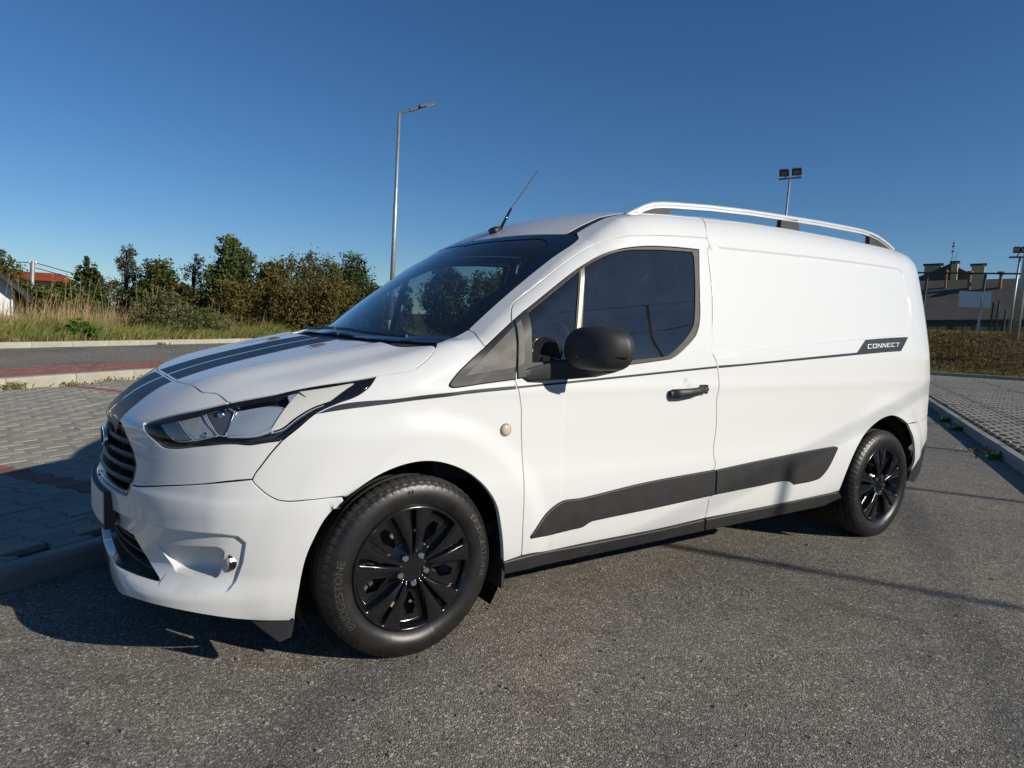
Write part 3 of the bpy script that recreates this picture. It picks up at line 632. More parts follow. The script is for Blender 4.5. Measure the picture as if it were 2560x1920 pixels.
def resample_open(pts,step):
    P=[np.array(p[:3],float) for p in pts]; out=[]
    for a,b in zip(P[:-1],P[1:]):
        k=max(1,int(np.linalg.norm(b-a)/step))
        out+=[a+(b-a)*j/k for j in range(k)]
    return np.array(out+[P[-1]])
def mirrored(V,F,Nn):
    V2=V.copy();V2[:,1]*=-1;N2=Nn.copy();N2[:,1]*=-1
    return V2,[tuple(reversed(f)) for f in F],N2
def panel(name,loops,d,mat,parent=None,mirror='copy',parent_r=None,label=None,**kw):
    """mirror: 'copy' = left part and right part, 'join' = one part across the centre line, None = as is"""
    import time as _t; _a=_t.time()
    V,F,Nn=panel_geo(loops,d,half=(mirror=='join'),**kw)

    par=parent or VAN
    if mirror=='join':
        V2,F2,N2=mirrored(V,F,Nn); n=len(V)
        # weld the centre line
        cen={i for i in range(n) if abs(V[i,1])<1e-9}
        rm={}
        keep=[i for i in range(n) if i not in cen]
        idx={o:n+k for k,o in enumerate(keep)}
        for c in cen: idx[c]=c
        F=F+[tuple(idx[i] for i in f) for f in F2]; V=np.concatenate([V,V2[keep]]); Nn=np.concatenate([Nn,N2[keep]])
        return mesh_obj(name,V,F,mat,par,normals=Nn,smooth=True)
    o=mesh_obj(name,V,F,mat,par,normals=Nn,smooth=True)
    if label: o['label']=label
    if mirror=='copy':
        V2,F2,N2=mirrored(V,F,Nn)
        o2=mesh_obj(name,V2,F2,mat,parent_r or (par if parent is None else par),normals=N2,smooth=True)
        return o,o2
    return o
def cst(O,d,t0=0,t1=3):
    return cast(np.atleast_2d(np.array(O,float)),np.atleast_2d(unit(d)),t0,t1,400)[0]
def top(x,y): return tuple(cst((x,y,2.4),(0,0,-1)))
def front(y,z): return tuple(cst((-1.6,y,z),(1,0,0)))
def sidep(x,z): return tuple(cst((x,-1.6,z),(0,1,0)))
def C(p): return (*p[:3],1)
def NC(p): return (*p[:3],0)
D=TRACE
dSH=(.0,.8,-.6); dAP=(.28,.72,-.6); dHO=(.42,.30,-.82); dFA=(.78,.45,-.43); dBU=(.72,.69,.0); dFE=(.30,.85,-.40); dWS=(.55,.10,-.83)
hl=D['hlight']
# ---- body panels
hoodf=D['hoodfront']; hx0=hoodf[0][0]
rear_cow=[(-.004,-.70,1.10),(-.019,-.574,1.094),(-.048,-.275,1.091)]
hood_pts=[C(top(-.667,0)),*[NC(p) for p in hoodf[1:-1]],C(hl[4]),NC(hl[5]),NC(hl[6]),C(D['hoodfender'][0]),*[NC(p) for p in D['hoodfender'][1:-1]],C((.085,-.79,1.096)),(.05,-.755,1.10,0),*[NC(p) for p in rear_cow],C(top(-.062,0))]
hood_pts+= [NC(top(x,0)) for x in (-.12,-.2,-.3,-.4,-.5,-.6)]
def yz0(l): return [((p[0],0.0,p[2],p[3]) if abs(p[1])<.02 else p) for p in l]
HOOD=panel('bonnet',[yz0(hood_pts)],dHO,M['white'],mirror='join',h=.016,depth=.02)
cen_f=[NC(front(0,.80))]+[NC(top(x,0)) for x in (-.85,-.82,-.78,-.73,-.70)]
fas=[C(top(-.667,0)),*[NC(p) for p in hoodf[1:-1]],C(hl[4]),NC(hl[3]),NC(hl[2]),NC(hl[1]),NC(hl[0])]+[NC(p) for p in hl[:13:-1]]+[C(hl[13])]
fas+=[NC(p) for p in D['fendfas'][::-1][1:-1]]+[C(D['fendfas'][0])]+[NC(p) for p in D['fasbump'][1:-1]]+[C((-.826,-.424,.598))]
gr_out=[(.430,.633),(.431,.665),(.415,.688),(.381,.718),(.337,.747),(.274,.776),(.211,.784),(.122,.788)]
fas+=[NC(front(-y,z)) for y,z in gr_out]+[C(front(0,.788))]+cen_f
FASCIA=panel('front_panel',[yz0(fas)],dFA,M['white'],mirror='join',h=.013,depth=.02)
gr_low=[(.299,.551),(.369,.552),(.403,.556),(.412,.567),(.422,.594)]
bu=[C(front(0,.551))]+[NC(front(-y,z)) for y,z in gr_low]+[C((-.826,-.424,.596))]+[NC(p) for p in D['fasbump'][::-1][1:-1]]+[C(D['fasbump'][0])]
def lerp(a,b,f): return tuple(np.array(a[:3])*(1-f)+np.array(b[:3])*f)
bu+=[NC(p) for p in D['fendbump'][::-1][1:-1]]+[C(lerp(D['archB'][0],D['fendbump'][1],.12)),C(lerp(D['archB'][0],D['archB'][1],.28))]+[NC(p) for p in D['archB'][1:-1]]+[C(D['archB'][-1])]+[NC(p) for p in D['bumpbot'][1:-1]]
bu+=[NC(front(-.30,.212)),NC(front(-.15,.205)),C(front(0,.204)),C(front(0,.296)),NC(front(-.33,.300)),(-.846,-.422,.304,0),(-.803,-.545,.309,0),C((-.774,-.594,.310)),(-.805,-.454,.359,0),C((-.831,-.391,.408)),(-.868,-.244,.410,0),C(front(0,.414))]
def fogline(poly,close=True):
    q=[]
    for u_,z_ in poly: q.append(tuple(cst(np.array([.7071*u_,-.7071*u_,z_])-np.array([.7071,.7071,0])*2,(.7071,.7071,0))))
    return q+[q[0]] if close else q
bf=[(fogline(FOGO[:11],False),(-.012,-.0062,-.003,0,.003,.0056,.012)),(fogline(FOGI),(-.014,-.008,-.0038,-.0018,.0002,.0018,.006))]
BUMPER=panel('front_bumper',[yz0(bu)],dBU,M['white'],mirror='join',h=.0095,depth=.03,feats=bf)
fe=[C(hl[7])]+[NC(p) for p in D['hoodfender'][1:-1]]+[C(D['fendws'][0])]+[NC(p) for p in D['fendws'][1:-1]]+[C(D['fendap'][0])]+[NC(p) for p in D['fendap'][1:]]
fe+=[(.30,-.872,1.06,1),(.372,-.906,.99,0)]+[C(D['doorfront'][0])]+[NC(p) for p in D['doorfront'][1:-1]]+[C(D['doorfront'][-1]),NC(D['sillfend'][1]),C(D['archF'][0])]
fe+=[NC(p) for p in D['archF'][2:-1]]+[C(D['fendbump'][0])]+[NC(p) for p in D['fendbump'][1:-1]]+[C(D['fendbump'][-1])]+[NC(p) for p in D['fendfas'][1:-1]]+[C(hl[13])]+[NC(p) for p in hl[12:7:-1]]
FEND,FEND_R=panel('front_wing',[fe],dFE,M['white'],h=.014,depth=.022)
# a pillar and roof rail of the body side
ditch_f=[(1.5,-.618),(1.35,-.618),(1.2,-.618),(1.05,-.618),(.95,-.618)]
ap=[C(D['fendap'][0])]+[NC(p) for p in D['fendap'][1:-1]]+[C(D['fendap'][-1]),C((.388,-.843,1.19))]+[NC(p) for p in D['doortop'][1:-1]]+[C(D['doortop'][-1]),(1.551,-.72,1.687,0),(1.60,-.645,1.733,0),C(top(1.625,-.618))]
ap+=[NC(top(x,y)) for x,y in ditch_f]+[C((.858,-.618,1.582)),(.848,-.632,1.574,0)]+[NC(p) for p in D['wsside'][2:-1]]
panel('roof_side_frame',[ap],dAP,M['white'],h=.014,depth=.022)
# front door with window opening
win=D['window']
do=[C((.372,-.906,.99)),(.33,-.885,1.05,0),(.33,-.868,1.12,0),C((.388,-.843,1.19))]
do=[C(D['doorfront'][0]),(.385,-.885,1.06,0),C((.388,-.843,1.19))]+[NC(p) for p in D['doortop'][1:-1]]+[C(D['doortop'][-1])]+[NC(p) for p in D['bseam'][1:-1]]+[C(D['bseam'][-1])]+[NC(p) for p in D['sill'][1:-1]]+[C(D['doorfront'][-1])]+[NC(p) for p in D['doorfront'][::-1][1:-1]]
wopen=[(p[0],p[1],p[2],p[3]) for p in win]
DOOR,DOOR_R=panel('front_door',[do,wopen],dSH,M['white'],h=.015,depth=.022)
rec3=[(x,sidep(x,z)[1],z) for x,z in RECPOLY]
rec_feat=(rec3[1:12],(-.010,-.0055,-.002,.002,.0055,.010))
xs_d=[3.62,3.45,3.2,2.9,2.6,2.3,2.0,1.8]
def rearside(z): return tuple(cst((3.80,-1.6,z),(0,1,0)))
sp=[C(D['bseam'][-1])]+[NC(p) for p in D['bseam'][::-1][1:-1]]+[NC(D['bseam'][0]),(1.551,-.72,1.687,0),(1.60,-.645,1.733,0),C(top(1.625,-.618))]
sp+=[NC(top(x,-.612)) for x in xs_d[::-1]]+[(*top(3.72,-.605),0),C(top(3.80,-.56))]+[NC(rearside(z)) for z in (1.66,1.55,1.4,1.2,1.0,.8)]+[C(rearside(.69)),NC(D['rearseam'][1]),C(D['archR'][8])]+[NC(p) for p in D['archR'][7:0:-1]]+[C(D['archR'][0]),(2.2,-.911,.327,0),(1.85,-.909,.321,0)]
SIDE,SIDE_R=panel('side_panel',[sp],dSH,M['white'],h=.024,depth=.022,feats=[rec_feat])
rb=[C(D['archR'][8]),NC(D['rearseam'][1]),C(rearside(.69)),C(rearside(.58)),(3.62,sidep(3.62,.50)[1],.50,0),C((3.424,-.882,.372)),NC(D['archR'][11]),NC(D['archR'][10]),NC(D['archR'][9])]
panel('rear_bumper',[rb],(-.15,1,0),M['white'],h=.02)
rv=[C((3.424,-.882,.368)),(3.62,sidep(3.62,.495)[1],.495,0),C(rearside(.575)),C(rearside(.33)),(3.60,sidep(3.6,.27)[1],.27,0),C((3.41,sidep(3.41,.30)[1],.30))]
panel('rear_bumper_skirt',[rv],(-.15,1,0),M['plastic'],h=.02,off=.001,depth=.05)
rd=[C(cst((4.6,0,1.74),(-1,0,0))),C(cst((4.6,0,.40),(-1,0,0))),C(cst((4.6,-.60,.42),(-1,0,0))),C(rearside(.58)),NC(rearside(.8)),NC(rearside(1.1)),NC(rearside(1.4)),NC(rearside(1.6)),(*cst((4.6,-.50,1.64),(-1,0,0)),0)]
panel('rear_door',[yz0(rd)],(-.9,.42,0),M['white'],mirror='join',h=.03)
# roof
hdr=[(.700,0),(.707,-.111),(.758,-.333),(.827,-.558),(.847,-.578)]
ro=[C(top(*hdr[0]))]+[NC(top(x,y)) for x,y in hdr[1:-1]]+[C(top(*hdr[-1]))]+[NC(top(x,-.578)) for x in (1.0,1.3,1.7,2.2,2.8,3.4)]+[C(top(3.78,-.545)),NC(top(3.82,-.3)),C(top(3.83,0))]+[NC(top(x,0)) for x in (3.5,3.0,2.5,2.0,1.5,1.2,1.0,.85,.77)]
panel('roof',[yz0(ro)],(0,0,-1),M['white'],mirror='join',h=.03,depth=.02)
di=[C(top(.850,-.620)),*[NC(top(x,-.620)) for x in (1.0,1.3,1.7,2.4,3.1)],C(top(3.75,-.60)),C(top(3.75,-.570)),*[NC(top(x,-.576)) for x in (3.1,2.4,1.7,1.3,1.0)],C(top(.846,-.576))]
panel('roof_ditch_moulding',[di],(0,0,-1),M['plastic'],h=.012,off=.0015,gap=.0005,rnd=.001)
# windscreen
wsb=[(.105,-.765),(.045,-.574),(.014,-.275),(.006,0)]
ws=[C((.849,-.592,1.585)),(.846,-.625,1.576,0)]+[NC(p) for p in D['wsside'][2:-1]]+[C(D['fendws'][-1]),NC(D['fendws'][3]),NC(D['fendws'][2]),C((.118,-.772,1.106))]+[NC(top(x,y)) for x,y in wsb[1:-1]]+[C(top(*wsb[-1]))]+[NC(top(x,0)) for x in (.1,.2,.3,.4,.5,.6)]+[C(top(.698,0))]+[NC(top(x,y)) for x,y in hdr[1:-1]]
ws=yz0(ws)
WS=panel('windscreen',[ws],dWS,M['wsglass'],mirror='join',h=.022,gap=.003,off=.004,flange=False)
# black ceramic border of the glass
bd=[C(top(.655,0)),NC(top(.68,-.2)),NC(top(.725,-.40)),(*top(.755,-.50),0),(.735,-.575,1.533,0),(.60,-.628,1.44,0),(.45,-.645,1.33,0),(.30,-.665,1.205,0),(.215,-.66,1.145,0),(.17,-.60,1.13,0),(.135,-.45,1.135,0),(.09,-.2,1.125,0),C(top(.075,0))]
bd=[(p[0],p[1],cst((p[0],p[1],2.4),(0,0,-1))[2],p[3]) for p in bd]
bd+= [NC(top(x,0)) for x in (.2,.3,.4,.5,.6)]
# build the border as a ring: outer loop then inner path back along it
ring=[p for p in ws if not (abs(p[1])<1e-9 and .01<p[0]<.69)]
ring_in=[p for p in bd if not (abs(p[1])<1e-9 and .08<p[0]<.65)]
i0=[i for i,p in enumerate(ring) if abs(p[1])<1e-9]
# ring order: corner .. side .. cowl .. centre-bottom , centre-top .. header
kb=[i for i,p in enumerate(ring) if abs(p[1])<1e-9 and p[0]<.1][0]
kt=[i for i,p in enumerate(ring) if abs(p[1])<1e-9 and p[0]>.5][0]
outer=ring[kt:]+ring[:kb+1]         # centre top -> header -> corner -> side -> cowl -> centre bottom
inner=ring_in[::-1]                 # centre bottom -> ... -> centre top
panel('windscreen_border',[[C(outer[0])]+outer[1:-1]+[C(outer[-1]),C(inner[0])]+inner[1:-1]+[C(inner[-1])]],dWS,M['gloss'],parent=WS,mirror='join',h=.03,gap=.002,off=.0015,flange=False)
cw=[C(top(-.055,0)),*[NC((x-.004,y,z)) for x,y,z in rear_cow[::-1]],(.045,-.755,1.095,0),C((.085,-.785,1.092)),C((.15,-.755,1.115)),*[NC((x+.03,y,top(x+.03,y)[2])) for x,y in wsb[1:-1]],C(top(.04,0))]
panel('scuttle_panel',[yz0(cw)],(.2,.1,-1),M['plastic'],mirror='join',h=.025,off=.012,gap=0,flange=False)
# ---- side glazing
FR,FR_R=panel('window_frame',[wopen,D['qglass'],D['mglass']],dSH,M['seal'],parent=DOOR,parent_r=DOOR_R,h=.012,gap=.0008,off=.002,depth=.012,hb=.008)
panel('quarter_window',[D['qglass']],dSH,M['glass'],parent=DOOR,parent_r=DOOR_R,h=.03,gap=-.002,off=.007,flange=False)
panel('door_window',[D['mglass']],dSH,M['glass'],parent=DOOR,parent_r=DOOR_R,h=.03,gap=-.002,off=.007,flange=False)
panel('window_divider',[[C(p) for p in D['divider']]],dSH,M['pillar'],parent=DOOR,parent_r=DOOR_R,h=.02,gap=.0,off=-.002,depth=.008,rnd=.002)
# ---- black corner trim ahead of the mirror
panel('corner_trim',[D['tri_f']],dSH,M['plastic'],h=.012,gap=.0005,off=-.008,depth=.010,rnd=.004)
panel('corner_trim_inset',[D['tri_fin']],dSH,M['faded'],h=.012,gap=.0,off=-.0095,depth=.003,rnd=.001)
panel('mirror_sail',[D['tri_d']],dSH,M['plastic'],parent=DOOR,parent_r=DOOR_R,h=.012,gap=.0015,off=-.009,depth=.014,rnd=.004)
panel('mirror_sail_inset',[D['tri_din']],dSH,M['faded'],parent=DOOR,parent_r=DOOR_R,h=.012,gap=.0,off=-.0105,depth=.003,rnd=.001)
# ---- cladding and sills
panel('door_cladding',[D['cladD']],dSH,M['plastic'],parent=DOOR,parent_r=DOOR_R,h=.014,gap=.0005,off=-.010,depth=.012,rnd=.004)
panel('side_cladding',[D['cladR']],dSH,M['plastic'],parent=SIDE,parent_r=SIDE_R,h=.014,gap=.0005,off=-.010,depth=.012,rnd=.004)
st=D['silltop'];sb=D['sillbot']
sl1=[C((.350,-.909,.291)),(.434,-.912,.299,0),(.728,-.901,.297,0),(1.181,-.905,.302,0),C((1.470,-.909,.313)),C((1.494,sidep(1.494,.247)[1],.247)),(1.1,sidep(1.1,.240)[1],.240,0),(.75,sidep(.75,.235)[1],.235,0),C((.366,sidep(.366,.232)[1],.232))]
sl2=[C((1.472,-.909,.313)),(1.876,-.909,.318,0),C((2.556,-.915,.331)),C((2.600,-.908,.292)),C((2.47,sidep(2.47,.252)[1],.252)),(1.911,-.89,.251,0),C((1.497,sidep(1.497,.247)[1],.247))]
for s_ in (sl1,sl2): panel('sill_cover',[s_],(0,.95,-.2),M['plastic'],h=.016,gap=.0012,off=-.008,depth=.06,rnd=.006)
# ---- stripes and lettering
panel('body_stripe',[D['st_f']],dSH,M['decal'],parent=FEND,parent_r=FEND_R,h=.02,gap=0,off=-.0007,flange=False)
panel('body_stripe',[D['st_d']],dSH,M['decal'],parent=DOOR,parent_r=DOOR_R,h=.02,gap=.002,off=-.0007,flange=False)
panel('body_stripe',[D['st_r']],dSH,M['decal'],parent=SIDE,parent_r=SIDE_R,h=.02,gap=.001,off=-.0007,flange=False)
t0,t1,t2,t3=[np.array(p[:3]) for p in D['txt']]
LET={'C':[[(0,0),(1,0),(1,.24),(.24,.24),(.24,.76),(1,.76),(1,1),(0,1)]],
 'O':[[(0,0),(1,0),(1,1),(0,1)],[(.23,.24),(.77,.24),(.77,.76),(.23,.76)]],
 'N':[[(0,0),(.22,0),(.22,.66),(.76,0),(1,0),(1,1),(.78,1),(.78,.34),(.24,1),(0,1)]],
 'E':[[(0,0),(1,0),(1,.22),(.24,.22),(.24,.40),(.92,.40),(.92,.60),(.24,.60),(.24,.78),(1,.78),(1,1),(0,1)]],
 'T':[[(.39,0),(.61,0),(.61,.77),(1,.77),(1,1),(0,1),(0,.77),(.39,.77)]]}
cwid=1/7.0
for i,chh in enumerate('CONNECT'):
    def mp2(x,y):
        X=(i+.08+x*.84)*cwid; a=t0+(t3-t0)*X; b_=t1+(t2-t1)*X; return (*(a+(b_-a)*y),1)
    panel('decal_letter',[[mp2(x,y) for x,y in lp] for lp in LET[chh]],dSH,M['letter'],parent=SIDE,mirror=None,h=.03,gap=0,off=-.0014,hb=.01,flange=False)
# bonnet stripes
def band(ys,xs,mat,name,par,offv=-.0007):
    a=[top(x,-ys[0]) for x in xs]; b_=[top(x,-ys[1]) for x in xs[::-1]]
    lp=[C(a[0])]+[NC(p) for p in a[1:-1]]+[C(a[-1]),C(b_[0])]+[NC(p) for p in b_[1:-1]]+[C(b_[-1])]
    panel(name,[lp],(.35,0,-.94),mat,parent=par,parent_r=par,h=.02,gap=0,off=offv,flange=False)
xh=[-.659,-.6,-.5,-.4,-.3,-.2,-.12,-.062]
xf=[-.675,-.72,-.77,-.81,-.84,-.856]
for xs_,par in ((xh,HOOD),(xf,FASCIA)):
    band((.013,.222),xs_,M['stripe'],'bonnet_stripe',par); band((.2225,.2305),xs_,M['orange'],'orange_pinstripe',par)
def fband(ys,zs,mat,name,par):
    a=[front(-ys[0],z) for z in zs]; b_=[front(-ys[1],z) for z in zs[::-1]]
    lp=[C(a[0])]+[NC(p) for p in a[1:-1]]+[C(a[-1]),C(b_[0])]+[NC(p) for p in b_[1:-1]]+[C(b_[-1])]
    panel(name,[lp],(1,0,0),mat,parent=par,parent_r=par,h=.012,gap=0,off=-.0007,flange=False)
fband((.013,.222),[.211,.24,.27,.289],M['stripe'],'lip_stripe',BUMPER); fband((.2225,.2305),[.213,.24,.27,.289],M['orange'],'orange_pinstripe',BUMPER)
# ---- headlights
for sgn in (1,):
    HLB,HLB_R=panel('headlight',[hl],dFA,M['plastic'],h=.02,gap=.002,off=.055,flange=False)
    kw=dict(parent=HLB,parent_r=HLB_R)
    panel('headlight_bezel',[hl,D['hl_in']],dFA,M['gloss'],h=.012,gap=.0025,off=.004,depth=.04,rnd=.003,hb=.007,**kw)
    panel('lens',[hl],dFA,M['lens'],h=.014,gap=.0025,off=.0012,depth=.008,rnd=.002,**kw)
    panel('daylight_strip',[D['hl_drl']],dFA,M['drl'],h=.01,gap=0,off=.012,hb=.007,flange=False,**kw)
    panel('chrome_bar',[D['hl_bar']],dFA,M['reflc'],h=.01,gap=0,off=.016,depth=.012,rnd=.004,hb=.007,**kw)
    panel('reflector',[D['hl_rib']],dFA,M['ribbed'],h=.012,gap=0,off=.024,depth=.02,hb=.008,**kw)
    panel('reflector',[D['hl_pocket']],dFA,M['lampdark'],h=.012,gap=0,off=.032,depth=.015,hb=.008,**kw)
    panel('reflector',[D['hl_refl']],dFA,M['refl'],h=.012,gap=0,off=.027,depth=.02,rnd=.003,hb=.008,**kw)
    panel('reflector',[D['hl_front']],dFA,M['lampdark'],h=.012,gap=0,off=.022,depth=.02,hb=.008,**kw)
    for nm,idx,rad in (('hl_pocket',1,.010),('hl_front',3,.012),('hl_refl',3,.009)):
        q=np.array(D[nm][idx][:3])*.55+np.array(D[nm][-1][:3])*.45
        for ss,pp in ((1,HLB),(-1,HLB_R)):
            m_=MB(); c=q*np.array([1,ss,1])+np.array([.004,.004*ss,0]); ax=unit((-.8,-.55*ss,.1)); m_.tube([c,c+ax*.008,c+ax*.014],[rad*1.6,rad*1.2,rad*.5],12); m_.obj('bulb',M['chrome'],pp,smooth=True)
    for nm in ('hl_rib','hl_refl','hl_front','hl_pocket','hl_drl'):
        for ss,pp in ((1,HLB),(-1,HLB_R)):
            L_=resample(D[nm],.012); m_=MB(); off_=np.array([-.004,-.004,.0])
            m_.tube([(q+off_)*np.array([1,ss,1]) for q in list(L_)+[L_[0]]],.0022,5,cap=False); m_.obj('chrome_edge',M['reflc'],pp,smooth=True)
    r_=np.array([D['hl_in'][0][:3],D['hl_front'][0][:3],D['hl_in'][-4][:3],D['hl_front'][-1][:3]])
    for i in range(9):
        f=(i+.5)/9
        a=r_[0]*(1-f)+r_[2]*f; b_=r_[1]*(1-f)+r_[3]*f
        a=a+(b_-a)*.12
        for ss,pp in ((1,HLB),(-1,HLB_R)):
            m_=MB(); o3=np.array([.028,.022*1,0])
            A=(a+o3)*np.array([1,ss,1]); Bb=(b_+o3)*np.array([1,ss,1]); m_.tube([A,Bb],.0028,6); m_.obj('lamp_rib',M['gloss'],pp)
# ---- grille
def fx(y,z): return float(Fz(z)+Ka(abs(y)))
GR=[(0,.788)]+[(y,z) for y,z in gr_out[::-1]]+[(.422,.594)]+[(y,z) for y,z in gr_low[::-1][1:]]+[(0,.551)]
go=[(*front(-y,z),1 if i in (0,len(GR)-1) else 0) for i,(y,z) in enumerate(GR)]
GI=[(y*.945,.665+(z-.665)*.86) for y,z in GR]
gi=[(*front(-y,z),1 if i in (0,len(GI)-1) else 0) for i,(y,z) in enumerate(GI)]
GFR=panel('grille',[yz0([C(go[0])]+go[1:-1]+[C(go[-1]),C(gi[-1])]+gi[::-1][1:-1]+[C(gi[0])])],(1,.35,-.1),M['gloss'],mirror='join',h=.012,gap=.002,off=.006,depth=.05,rnd=.004,hb=.008)
def sweep(name,ys,zf,prof,inset_,mat,par):
    m_=MB(); V=[];F=[]
    k=len(prof)
    for y in ys:
        for (dx,dz) in prof:
            z=zf(y); V.append((fx(y,z)+inset_+dx,y,z+dz))
    for i in range(len(ys)-1):
        for j in range(k): F.append((i*k+j,i*k+(j+1)%k,(i+1)*k+(j+1)%k,(i+1)*k+j))
    F.append(tuple(range(k))); F.append(tuple((len(ys)-1)*k+j for j in range(k-1,-1,-1)))
    return mesh_obj(name,V,F,mat,par,smooth=False)
prof=[(.0,-.004),(-.006,.004),(.002,.012),(.035,.012),(.035,-.010),(.006,-.010)]
def gw(z): return float(np.interp(z,[.55,.60,.64,.68,.72,.76,.79],[.36,.40,.405,.385,.35,.285,.19]))
for z0 in (.755,.715,.672,.630,.588):
    w=gw(z0); ys=np.linspace(-w,w,33)
    sweep('grille_bar',ys,lambda y,z0=z0:z0+.010*max(0,abs(y)/.42)**2,prof,.014,M['plastic'],GFR)
gb=MB()
for ys in (1,):
    V=[];F=[]
    n=24
    for i,z in enumerate(np.linspace(.555,.785,8)):
        for j in range(n+1):
            y=-.42+.84*j/n; V.append((fx(y,z)+.075,y,z))
    for i in range(7):
        for j in range(n): a=i*(n+1)+j; F.append((a,a+1,a+n+2,a+n+1))
    gb.add(V,F)
gb.obj('grille_backing',M['liner'],GFR)  # black sheet added so no light shows through the grille
for yv in (-.30,-.16,.16,.30):
    m_=MB(); m_.box((fx(yv,.67)+.05,yv,.67),(.012,.05,.17)); m_.obj('grille_strut',M['steel'],GFR)
# badge: oval emblem with chrome rim
m_=MB(); V=[];F=[];nn=40
lay=[(0,.0),(.90,.0),(.92,-.003),(1.0,-.001),(1.0,.010)]
for r_,dx in lay[1:]:
    for k in range(nn):
        an=2*math.pi*k/nn; V.append((-.881+dx,r_*.088*math.cos(an),.697+r_*.036*math.sin(an)))
F.append(tuple(range(nn)))
for l in range(3):
    for k in range(nn): F.append((l*nn+k,(l+1)*nn+k,(l+1)*nn+(k+1)%nn,l*nn+(k+1)%nn))
mesh_obj('badge',V,F,None,GFR,mats=[M['badge'],M['chrome']],fmat=[0]+[1]*(3*nn))
m_=MB(); m_.box((-.862,0,.697),(.05,.06,.04)); m_.obj('badge_mount',M['plastic'],GFR)
# lower grille
def KK(a,z): w=float(sst(.36,.27,np.array(float(z)))); return float(Ka(a))*(1-w)+float(Kl(a))*w
LG=MB(); V=[];F=[];n=28
zs=np.linspace(.29,.42,6)
for z in zs:
    w=float(np.interp(z,[.29,.31,.36,.41],[.61,.60,.53,.46]))
    for j in range(n+1):
        y=-w+2*w*j/n; V.append((float(Fz(z))+KK(abs(y),z)+.068,y,z))
for i in range(len(zs)-1):
    for j in range(n): a=i*(n+1)+j; F.append((a,a+1,a+n+2,a+n+1))
LG.add(V,F); LGO=LG.obj('lower_grille',M['liner'],VAN)
for z0,w in ((.322,.59),(.350,.53),(.380,.46)):
    V=[];F=[];ys=np.linspace(-w,w,31);pr=[(0,-.003),(0,.003),(.02,.006),(.02,-.006)]
    for y in ys:
        for dx,dz in pr: V.append((float(Fz(z0))+KK(abs(y),z0)+.040+dx,y,z0+dz))
    for i in range(30):
        for j in range(4): F.append((i*4+j,i*4+(j+1)%4,(i+1)*4+(j+1)%4,(i+1)*4+j))
    mesh_obj('grille_bar',V,F,M['plastic'],LGO)
# fog lamps
for s in (1,-1):
    m_=MB(); c=np.array([-.567,-.727*s,.392]); ax=unit((-1,-.15*s,0))
    m_.tube([c-ax*.02,c+ax*.022],[.034,.034],24); m_.obj('fog_lamp',M['gloss'],VAN,smooth=False)
    m_=MB(); m_.tube([c+ax*.020,c+ax*.027,c+ax*.030],[.029,.025,.012],24); m_.obj('fog_lens',M['refl'],VAN,smooth=True)
# number plate
m_=MB(); n=13
def platebox(m_,x0,z0,z1,w,t,mi=0):
    V=[];F=[]
    for i in range(n):
        y=-w+2*w*i/(n-1); xc=x0+ .30*y*y
        V+=[(xc,y,z0),(xc,y,z1),(xc+t,y,z1),(xc+t,y,z0)]
    for i in range(n-1):
        for j in range(4): F.append((i*4+j,i*4+(j+1)%4,(i+1)*4+(j+1)%4,(i+1)*4+j))
    F.append((0,1,2,3)); F.append((n*4-1,n*4-2,n*4-3,n*4-4)); m_.add(V,F,mi)
platebox(m_,-.916,.408,.542,.266,.034); PLH=m_.obj('plate_holder',M['plastic'],VAN)
m_=MB(); platebox(m_,-.919,.428,.538,.260,.004); m_.obj('number_plate',M['plate'],PLH)
# ---- mud flap deflectors ahead of and behind the front wheels
for s in (1,-1):
    m_=MB(); m_.add([(-.53,-.80*s,.212),(-.405,-.845*s,.205),(-.415,-.845*s,.150),(-.45,-.835*s,.138),(-.52,-.79*s,.20),(-.41,-.70*s,.205),(-.42,-.70*s,.150)],[(0,1,2,3,4),(1,5,6,2)]); m_.obj('wheel_deflector',M['plastic'],VAN)
    m_=MB(); m_.box((.362,-.80*s,.31),(.012,.19,.25)); m_.obj('mud_flap',M['plastic'],VAN)
# ---- side indicator, washer jets, aerial
for s in (1,-1):
    p=sidep(.336,.794); m_=MB(); c=np.array(p)*np.array([1,s,1]); ax=np.array([0,-1.*s,0])
    m_.tube([c-ax*.002,c+ax*.004,c+ax*.009,c+ax*.011],[.021,.021,.016,.008],20); I=m_.obj('side_indicator',M['amber'],FEND if s==1 else FEND_R,smooth=True)
    m_=MB(); m_.tube([c-ax*.001,c+ax*.003],[.0245,.0235],24); m_.obj('indicator_ring',M['pillar'],I)
for y in (-.318,.318):
    z=top(-.17,y)[2]; m_=MB()
    V=[(-.205,y-.012,z-.001),(-.205,y+.012,z-.001),(-.145,y+.016,z-.001),(-.145,y-.016,z-.001),(-.165,y-.010,z+.008),(-.165,y+.010,z+.008),(-.145,y+.012,z+.010),(-.145,y-.012,z+.010)]
    m_.add(V,[(0,1,5,4),(1,2,6,5),(2,3,7,6),(3,0,4,7),(4,5,6,7)]); m_.obj('washer_jet',M['plastic'],HOOD)
al=[np.array(p) for p in D['ant_line']]
m_=MB(); b0=np.array(top(.80,al[0][1])); 
m_.tube([b0+np.array([-.02,0,-.01]),b0+np.array([0,0,.012]),al[1]+np.array([0,0,.01])],[.030,.018,.010],10); AE=m_.obj('aerial_base',M['plastic'],VAN,smooth=True)
m_=MB(); m_.tube([al[1],al[1]*.5+al[2]*.5,al[2]],[.0085,.0075,.0055],8); m_.obj('aerial_mast',M['gloss'],AE,smooth=True)
m_=MB(); pts=[al[2]+(al[3]-al[2])*i/60 for i in range(61)]
